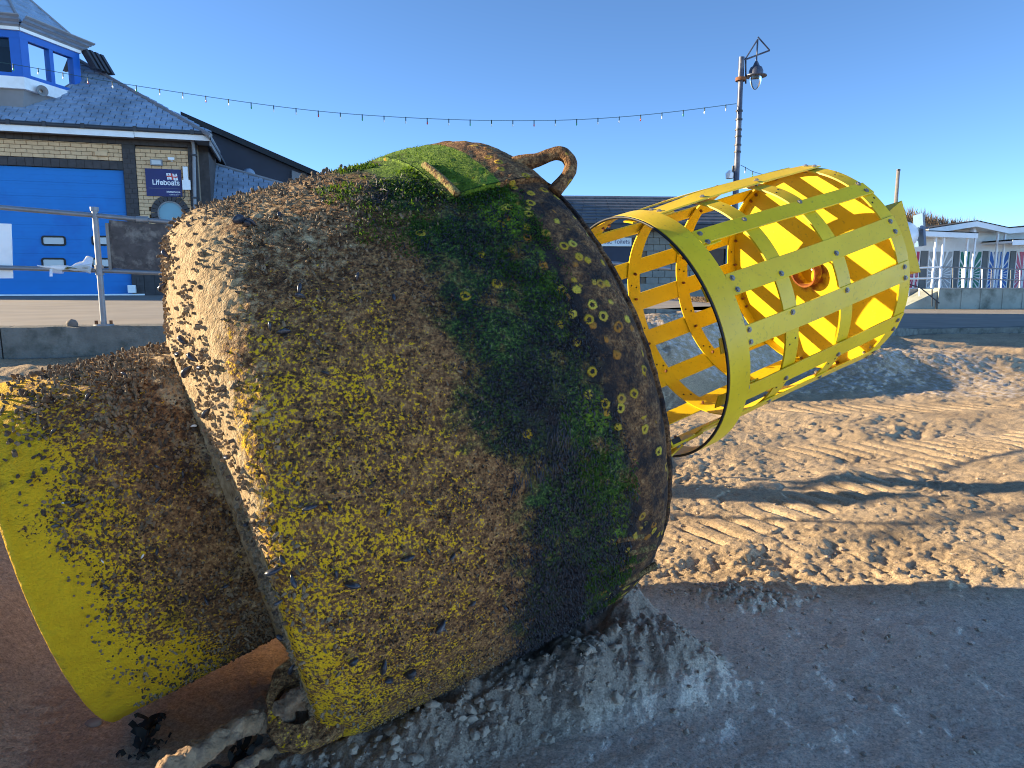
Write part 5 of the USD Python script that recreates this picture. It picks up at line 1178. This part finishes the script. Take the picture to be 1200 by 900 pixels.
obj('tape', tube([on_rail(61, 316) , on_rail(74, 316.8)], .031, 12, cap=False), M_BAG, fb, smooth=True)
obj('tape_end', hexa([on_rail(px, py) + rail_n * f_ for (pyt) in (324, 315) for f_ in (.030, .032) for px, py in ((59.5, pyt), (63, pyt))]), M_BAG, fb)

# ------------------------------------------------------------------ lamp post and festoon lights
LP = at_y(863, 207, 20.0); LPX, LPY = LP[0], LP[1]
zl = lambda py: at_y(868, py, LPY)[2]
lp_ = thing('lamp_post', (LPX, LPY, float(prom_z(LPX))), 'tall dark lamp post with a hooded lantern on a bracket', 'lamp post')
obj('post', cat_([tube([(LPX, LPY, float(prom_z(LPX))), (LPX, LPY, zl(96))], [.10, .068], 14), tube([(LPX, LPY, zl(96)), (LPX, LPY, zl(67))], .078, 14)]), M_LAMP, lp_, smooth=30)
obj('collar', tube([(LPX, LPY, zl(95)), (LPX, LPY, zl(91))], [.14, .14], 14), M_RUST, lp_, smooth=30)
X_ = lambda px, py: at_y(px, py, LPY)
B0, B1, TP, LC = X_(873, 70), X_(902, 59), X_(888, 46), X_(886.5, 72)
obj('bracket', cat_([tube([B0 - Z * .0, B1], .022, 8), tube([B0, TP], .020, 8), tube([TP + np.array([0, 0, .06]), B1], .020, 8), tube([TP, LC], .022, 8), tube([X_(874, 68), X_(874, 98)], .022, 8)]), M_LAMP, lp_, smooth=30)
c = LC; S_ = .0241
prof = [(0, .02), (.05, .10), (-.12, .12), (-.20, .17), (-.33, .25), (-.36, .27), (-.40, .54), (-.42, .54), (-.40, .27), (-.36, .22)]
prof = [(.10, .03), (.02, .09), (-.06, .13), (-.10, .16), (-.14, .24), (-.26, .30), (-.38, .30), (-.42, .46), (-.45, .46), (-.44, .28), (-.40, .05)]
a = np.linspace(0, 2 * np.pi, 25)[:-1]; V = np.vstack([np.stack([c[0] + .62 * r * np.cos(a), c[1] + .62 * r * np.sin(a), np.full(24, c[2] - .05 + .74 * h)], 1) for h, r in prof]); hd_ = obj('lantern', (V, gridf(len(prof), 24, wrap=True)), M_LAMP, lp_, smooth=35)
prof = [(-.44, .26), (-.62, .25), (-.80, .17), (-.90, .07), (-.92, .005)]
V = np.vstack([np.stack([c[0] + .62 * r * np.cos(a), c[1] + .62 * r * np.sin(a), np.full(24, c[2] - .05 + .74 * h)], 1) for h, r in prof]); obj('lamp_bowl', (V, gridf(len(prof), 24, wrap=True)), M_LENS, hd_, smooth=True)
for py in (130, 140, 152, 160, 170, 178): q = X_(869, py); obj('strap', tube([(LPX, LPY, q[2] - .02), (LPX, LPY, q[2] + .02)], .095, 12), M_GUTTER, lp_, smooth=30)
q = X_(855, 204); b_ = obj('camera', tube([q - Z * .12, q + Z * .02, q + Z * .10], [.10, .11, .03], 12), M_WHITE, lp_, smooth=30); obj('camera_arm', cat_([tube([q, (LPX, LPY, q[2])], .025, 6), tube([q + np.array([.09, 0, -.1]), q + np.array([.09, 0, .22])], .035, 6)]), M_GUTTER, b_)

def festoon(name, pts, label, n):
    pts = np.array(pts); s = np.linspace(0, len(pts) - 1, 200); cs = CubicSpline(range(len(pts)), pts)(s)
    r_ = thing(name, cs[0], label, 'string lights'); obj('cable', tube(cs, .0075, 6), M_CABLE, r_, smooth=True)
    L = np.r_[0, np.cumsum(np.linalg.norm(np.diff(cs, axis=0), axis=1))]
    for k in range(n):
        q = np.array([np.interp(L[-1] * (k + .5) / n, L, cs[:, j]) for j in range(3)])
        b = obj('bulb', tube([q - Z * .085, q - Z * .095, q - Z * .13, q - Z * .15, q - Z * .16], [.010, .016, .019, .011, .003], 8), (M_BULBW, M_BULBG, M_BULBW, M_BULBW, M_BULBR)[k % 5], r_, smooth=True)
        obj('socket', tube([q + Z * .015, q - Z * .09], .014, 8), M_CABLE, b, smooth=30)
ys = [18.6, 18.8, 19.0, 19.2, 19.5, 19.8, 20.0, 20.0, 20.0]
px_ = [(-30, 70), (31, 78), (97, 90), (150, 99), (290, 120), (430, 135), (600, 141.5), (740, 136), (863, 121.5)]
festoon('festoon_lights', [at_y(x, y, d) for (x, y), d in zip(px_, ys)], 'long string of small lights from the tower to the lamp post', 34)
festoon('festoon_lights', [at_y(868, 193.5, 20), at_y(880, 200, 20.6), at_y(896, 205, 21.2), at_y(940, 216, 22.5), at_y(985, 225, 24)], 'short string of lights running right from the lamp post', 10)

# ------------------------------------------------------------------ public toilets building behind the cage
TB = Facade(np.array([4.6, 25.0, float(prom_z(4.6)) - .02]), 4)
tb_ = thing('toilet_block', TB.o, 'low grey brick building with a wide slate roof, seen through the cage', 'building')
x0, x1 = TB.sh(640, 300)[0], TB.sh(925, 300)[0]; he = TB.sh(760, 266)[1]
cw = obj('wall', TB.box(x0, x1, 0, he, -5, -.10), M_MORT, tb_)
d0, d1_ = TB.sh(708, 300)[0], TB.sh(745, 300)[0]; e0_, e1_ = TB.sh(826, 300)[0], TB.sh(866, 300)[0]; hd0 = TB.sh(720, 291)[1]
for i in range(int(he / .225) + 1):
    h0 = i * .225; h1 = min(h0 + .225, he)
    if h1 - h0 < .05: continue
    a = x0 - (.22 if i % 2 else 0)
    while a < x1:
        p, q = max(a, x0), min(a + .44, x1); a += .44; m_ = (p + q) / 2
        if (d0 - .2 < m_ < d1_ + .2 and h0 < hd0) or (e0_ - .1 < m_ < e1_ + .1 and .3 < h0 < hd0 - .0) or q - p < .05 or m_ < TB.sh(690, 300)[0] or m_ > TB.sh(880, 300)[0]: continue
        if h0 > .3: obj('block', TB.box(p + .008, q - .008, h0 + .008, h1 - .008, -.10, rng.uniform(-.004, .004)), M_GBRICK, cw)
obj('wall_base', TB.box(x0, x1, 0, .45, -.10, -.004), M_GBRICK, tb_)
dr = obj('door', TB.box(d0 - .2, d1_ + .2, .0, hd0 + .05, -.10, -.03), M_DKBLUE, tb_, label='dark blue door under the white sign'); obj('door_head', TB.box(d0 - .25, d1_ + .25, hd0 + .06, hd0 + .36, -.10, .02), M_BROWN, tb_)
obj('boarding', TB.box(e0_ - .1, e1_ - .55, .45, hd0, -.10, .0), M_BROWN, tb_); wd = obj('window', TB.box(e1_ - .5, e1_ + .1, .5, hd0, -.10, -.02), M_DKBLUE, tb_)
for k in range(3): obj('glazing_bar', TB.box(e1_ - .48 + k * .25, e1_ - .43 + k * .25, .5, hd0, -.02, .03), M_PIPE, wd)
obj('rail', tube([TB.pt(e0_ - .2, TB.sh(840, 314)[1], .3), TB.pt(e1_ + .2, TB.sh(840, 314)[1], .3)], .03, 8), M_GALV, tb_)
tp_ = math.radians(24); tn = TB.n * math.sin(tp_) + Z * math.cos(tp_); tu = -TB.n * math.cos(tp_) + Z * math.sin(tp_); TO = TB.pt(0, he + .05, .8)
tr2 = [roof_sr(px, py, TO, tn, tu, TB.d) for px, py in ((620, 263), (893, 263), (803, 231.5), (655, 229.5))]; tr2 = np.array(tr2); tr2[:2, 1] = 0; tr2[2:, 1] = tr2[2:, 1].mean()
rfp = Polygon(tr2); ro = obj('roof', prism(rfp, TO, TB.d, tu, tn, -.12, 0), M_UNDER, tb_)
rows = 9; hh = tr2[2, 1]
for k in range(rows):
    band = rfp.intersection(shapely.box(-99, hh * k / rows, 99, hh * (k + 1.12) / rows)); xa, _, xb, _ = band.bounds; n = 14
    for j in range(n):
        c_ = band.intersection(shapely.box(xa + (xb - xa) * j / n + .006, -9, xa + (xb - xa) * (j + 1) / n - .006, 99))
        if c_.is_empty or c_.geom_type != 'Polygon': continue
        pts = np.array(c_.exterior.coords)[:-1]; y0 = pts[:, 1].min(); m_ = len(pts)
        lo = [TO + TB.d * x + tu * y + tn * .003 for x, y in pts]; hi = [TO + TB.d * x + tu * y + tn * (.02 + .05 * (1 - (y - y0) / (hh / rows * 1.12))) for x, y in pts]
        F = [[i, (i + 1) % m_, m_ + (i + 1) % m_] for i in range(m_)] + [[i, m_ + (i + 1) % m_, m_ + i] for i in range(m_)] + [[m_, m_ + i, m_ + i + 1] for i in range(1, m_ - 1)]
        obj('slate', (np.array(lo + hi), np.array(F)), M_SLATE2, ro)
obj('fascia', TB.box(tr2[0, 0], tr2[1, 0], he - .13, he + .02, .74, .80), M_GUTTER, tb_); obj('soffit', TB.box(tr2[0, 0], tr2[1, 0], he - .04, he - .02, -.1, .74), M_SOFFIT, tb_)
ts = thing('toilet_sign', TB.pt(d0, hd0, .05), 'white sign reading Public Toilets above the dark door', 'sign')
g0, g1, k0, k1_ = TB.rect(697, 278.5, 740, 288.5, .05); obj('board', TB.box(g0, g1, k0, k1_, .03, .06), M_WHITE, ts)
lettering('Public Toilets', g0 + .08, k0 + (k1_ - k0) * .3, (k1_ - k0) * .46, (g1 - g0) - .16, M_NAVYS, .061, False, 'lettering', ts, TB)

# ------------------------------------------------------------------ beach hut terrace on the right
BH = Facade(at_z(1130, 362, .36), 3)
bh = thing('beach_huts', BH.o, 'terrace of white beach huts with sunburst doors in several colours', 'beach huts')
RECESS = 3.0
def hs(zx, zy, off=0.): return BH.sh(1060 + zx * .15556, 230 + zy * .15556, off)       # measured on an enlargement of this corner
xl, xr = hs(-120, 600)[0], hs(1500, 600)[0]
zpl = hs(500, 700)[1]
obj('platform', BH.box(hs(262, 700)[0], xr, 0, zpl, -9, 0), M_HCONC, bh, label='grey concrete platform wall')
for zx in (430, 575, 740, 890, 1060): a0 = hs(zx, 780)[0]; obj('buttress', BH.box(a0 - .03, a0 + .03, 0, zpl - .02, 0, .02), M_HCONC, bh)
obj('coping', BH.box(hs(262, 700)[0], xr, zpl + .003, zpl + .06, -.4, .03), M_CONC, bh)
rampv = [hs(262, 700)[0], hs(20, 700)[0]]
obj('ramp', BH.prism([(rampv[0] - .01, 0), (rampv[0] - .01, zpl), (rampv[1], zpl), (rampv[1], 0)], -9, -1.6), M_CONC, bh, label='pale ramp wall at the left end')
obj('ramp_step', BH.prism([(rampv[0] - .01, 0), (rampv[0] - .01, zpl * .9), (rampv[1] - .2, 0)], -1.59, -.1), M_HCONC, bh)
wt_ = hs(600, 395, -RECESS)[1]; hw = hs(700, 250, -RECESS)[1]
hd_h = hs(600, 412, -RECESS)[1]
obj('back_wall', BH.box(xl - 2, xr + 4, zpl - .02, hw, -RECESS - 4, -RECESS - .02), M_HUTW, bh)
def sunburst(F, a0, a1, h0, h1, f, col, left, parent):
    dr_ = obj('door', F.box(a0, a1, h0, h1, f - .02, f), M_HUTW, parent, label=f'{col} sunburst door')
    c = (a1 if left else a0, h0 + (h1 - h0) * .36); bx2 = shapely.box(a0 + .04, h0 + .04, a1 - .04, h1 - .04); R_ = 5
    for k in range(10):
        t0, t1 = [math.pi / 2 + (1 if left else -1) * (q) * math.pi / 10 for q in (k + .04, k + .70)]
        tri = Polygon([c, (c[0] + R_ * math.cos(t0), c[1] + R_ * math.sin(t0)), (c[0] + R_ * math.cos(t1), c[1] + R_ * math.sin(t1))]).intersection(bx2)
        if tri.area > .003 and tri.geom_type == 'Polygon': obj('ray', F.prism(tri, f + .001, f + .018), M_HUT[col], dr_)
    fr_ = shapely.box(a0, h0, a1, h1).difference(bx2); obj('door_frame', F.prism(fr_, f + .001, f + .022), M_HUTW, dr_)
for col, z0, z1, z2 in (('red', 30, 72, 106), ('grey', 168, 262, 352), ('green', 404, 484, 570), ('blue', 624, 698, 776), ('pink', 826, 890, 960), ('green', 1010, 1090, 1170)):
    A = [hs(q, 560, -RECESS)[0] for q in (z0, z1, z2)]
    sunburst(BH, A[0], A[1] - .01, zpl, hd_h, -RECESS + .02, col, True, bh); sunburst(BH, A[1] + .01, A[2], zpl, hd_h, -RECESS + .02, col, False, bh)
for z0, z1 in ((112, 162), (360, 398), (578, 616), (786, 822), (966, 1004)):
    a0, a1 = hs(z0, 560, -RECESS)[0], hs(z1, 560, -RECESS)[0]; obj('side_panel', BH.box(a0, a1, zpl, hd_h, -RECESS - .01, -RECESS + .03), M_HUT['dark'], bh)
# canopies: thin roofs carried on pairs of posts
def canopy(line, name, f0=-RECESS - 3.6, f1=-.9, th=.11, label=None):
    p = [hs(x, y, f1) for x, y in line]; cn = obj(name, BH.prism([*p, *[q - [0, th * .9] for q in p[::-1]]], f0, f1 - .02), M_HUTW, bh, label=label)
    obj('fascia', BH.prism([*[q + [0, .03] for q in p], *[q - [0, th * 1.9] for q in p[::-1]]], f1 - .018, f1 + .01), M_HUTW, cn)
    obj('roof_felt', BH.prism([*[q + [0, .075] for q in p], *[q + [0, .032] for q in p[::-1]]], f0 - .03, f1 + .03), M_UNDER, cn)
canopy([(30, 262), (555, 284)], 'flat_canopy', label='flat white canopy over the left huts')
canopy([(180, 250), (545, 192), (790, 245), (1000, 228), (1300, 190)], 'gull_canopy', -RECESS - 4.5, -1.6, .12, 'gull-wing white canopy over the middle huts')
canopy([(815, 335), (1400, 318)], 'flat_canopy')
for zx in (242, 302, 482, 538): a0, h0 = hs(zx, 320, -1.1); obj('post', BH.box(a0 - .04, a0 + .03, zpl + .06, hs(zx, 290, -1.1)[1], -1.2, -1.1), M_HUTW, bh)
for zx in (712, 766): a0, h0 = hs(zx, 270, -1.8); obj('post', BH.box(a0 - .04, a0 + .03, zpl + .06, hs(zx, 262, -1.8)[1], -1.9, -1.8), M_HUTW, bh)
q = hs(535, 265, -1.8); obj('light_dome', tube([BH.pt(q[0], q[1] + .2, -2.0), BH.pt(q[0], q[1] - .1, -2.0), BH.pt(q[0], q[1] - .2, -2.0)], [.12, .17, .10], 10), M_WHITE, bh, smooth=True)
# railings
def hrail(zpts, off, name, mat=M_GALV, r=.028): 
    return obj(name, tube([BH.pt(*hs(x, y, off), off) for x, y in zpts], r, 8), mat, hr, smooth=True)
hr = thing('hut_railing', BH.pt(rampv[0], zpl), 'white and grey tube railing along the hut platform', 'railing')
hrail([(100, 540), (275, 532)], -.1, 'rail', M_WHITE, .04); hrail([(275, 532), (1050, 556), (1400, 560)], -.1, 'rail'); hrail([(20, 622), (268, 616)], -.1, 'rail', M_WHITE, .04); hrail([(268, 616), (1050, 636), (1400, 640)], -.1, 'rail')
for zx, mt in ((270, M_WHITE), (436, M_WHITE), (586, M_WHITE), (732, M_WHITE), (870, M_WHITE), (1040, M_WHITE), (366, M_GALV), (655, M_GALV), (800, M_GALV)): hrail([(zx, 538 + (zx - 270) * .03), (zx - 4, 697)], -.1, 'post', mt, .028 if mt is M_WHITE else .022)
hrail([(25, 660), (120, 690), (262, 805)], .25, 'handrail', M_GUTTER, .03); hrail([(30, 660), (30, 750)], .25, 'post', M_WHITE, .03); hrail([(112, 690), (112, 752)], .25, 'post', M_WHITE, .03); hrail([(208, 700), (208, 830)], .25, 'post', M_GUTTER, .03); hrail([(236, 780), (236, 850)], .25, 'post', M_GUTTER, .03)
# thin pole on the dune behind
pq = at_y(1050, 236, 44.0); pole = thing('telegraph_pole', (pq[0], 44.0, 3.5), 'thin weathered pole standing on the dune behind the cage', 'pole')
obj('pole', tube([(pq[0], 44.0, 1.5), (pq[0], 44.0, at_y(1050, 200, 44.0)[2])], [.13, .10], 10), M_WOOD, pole, smooth=30); obj('pole_cap', tube([(pq[0], 44, at_y(1050, 200, 44.0)[2] - .02), (pq[0], 44, at_y(1050, 199.4, 44.0)[2] + .05)], .12, 8), M_GUTTER, pole)
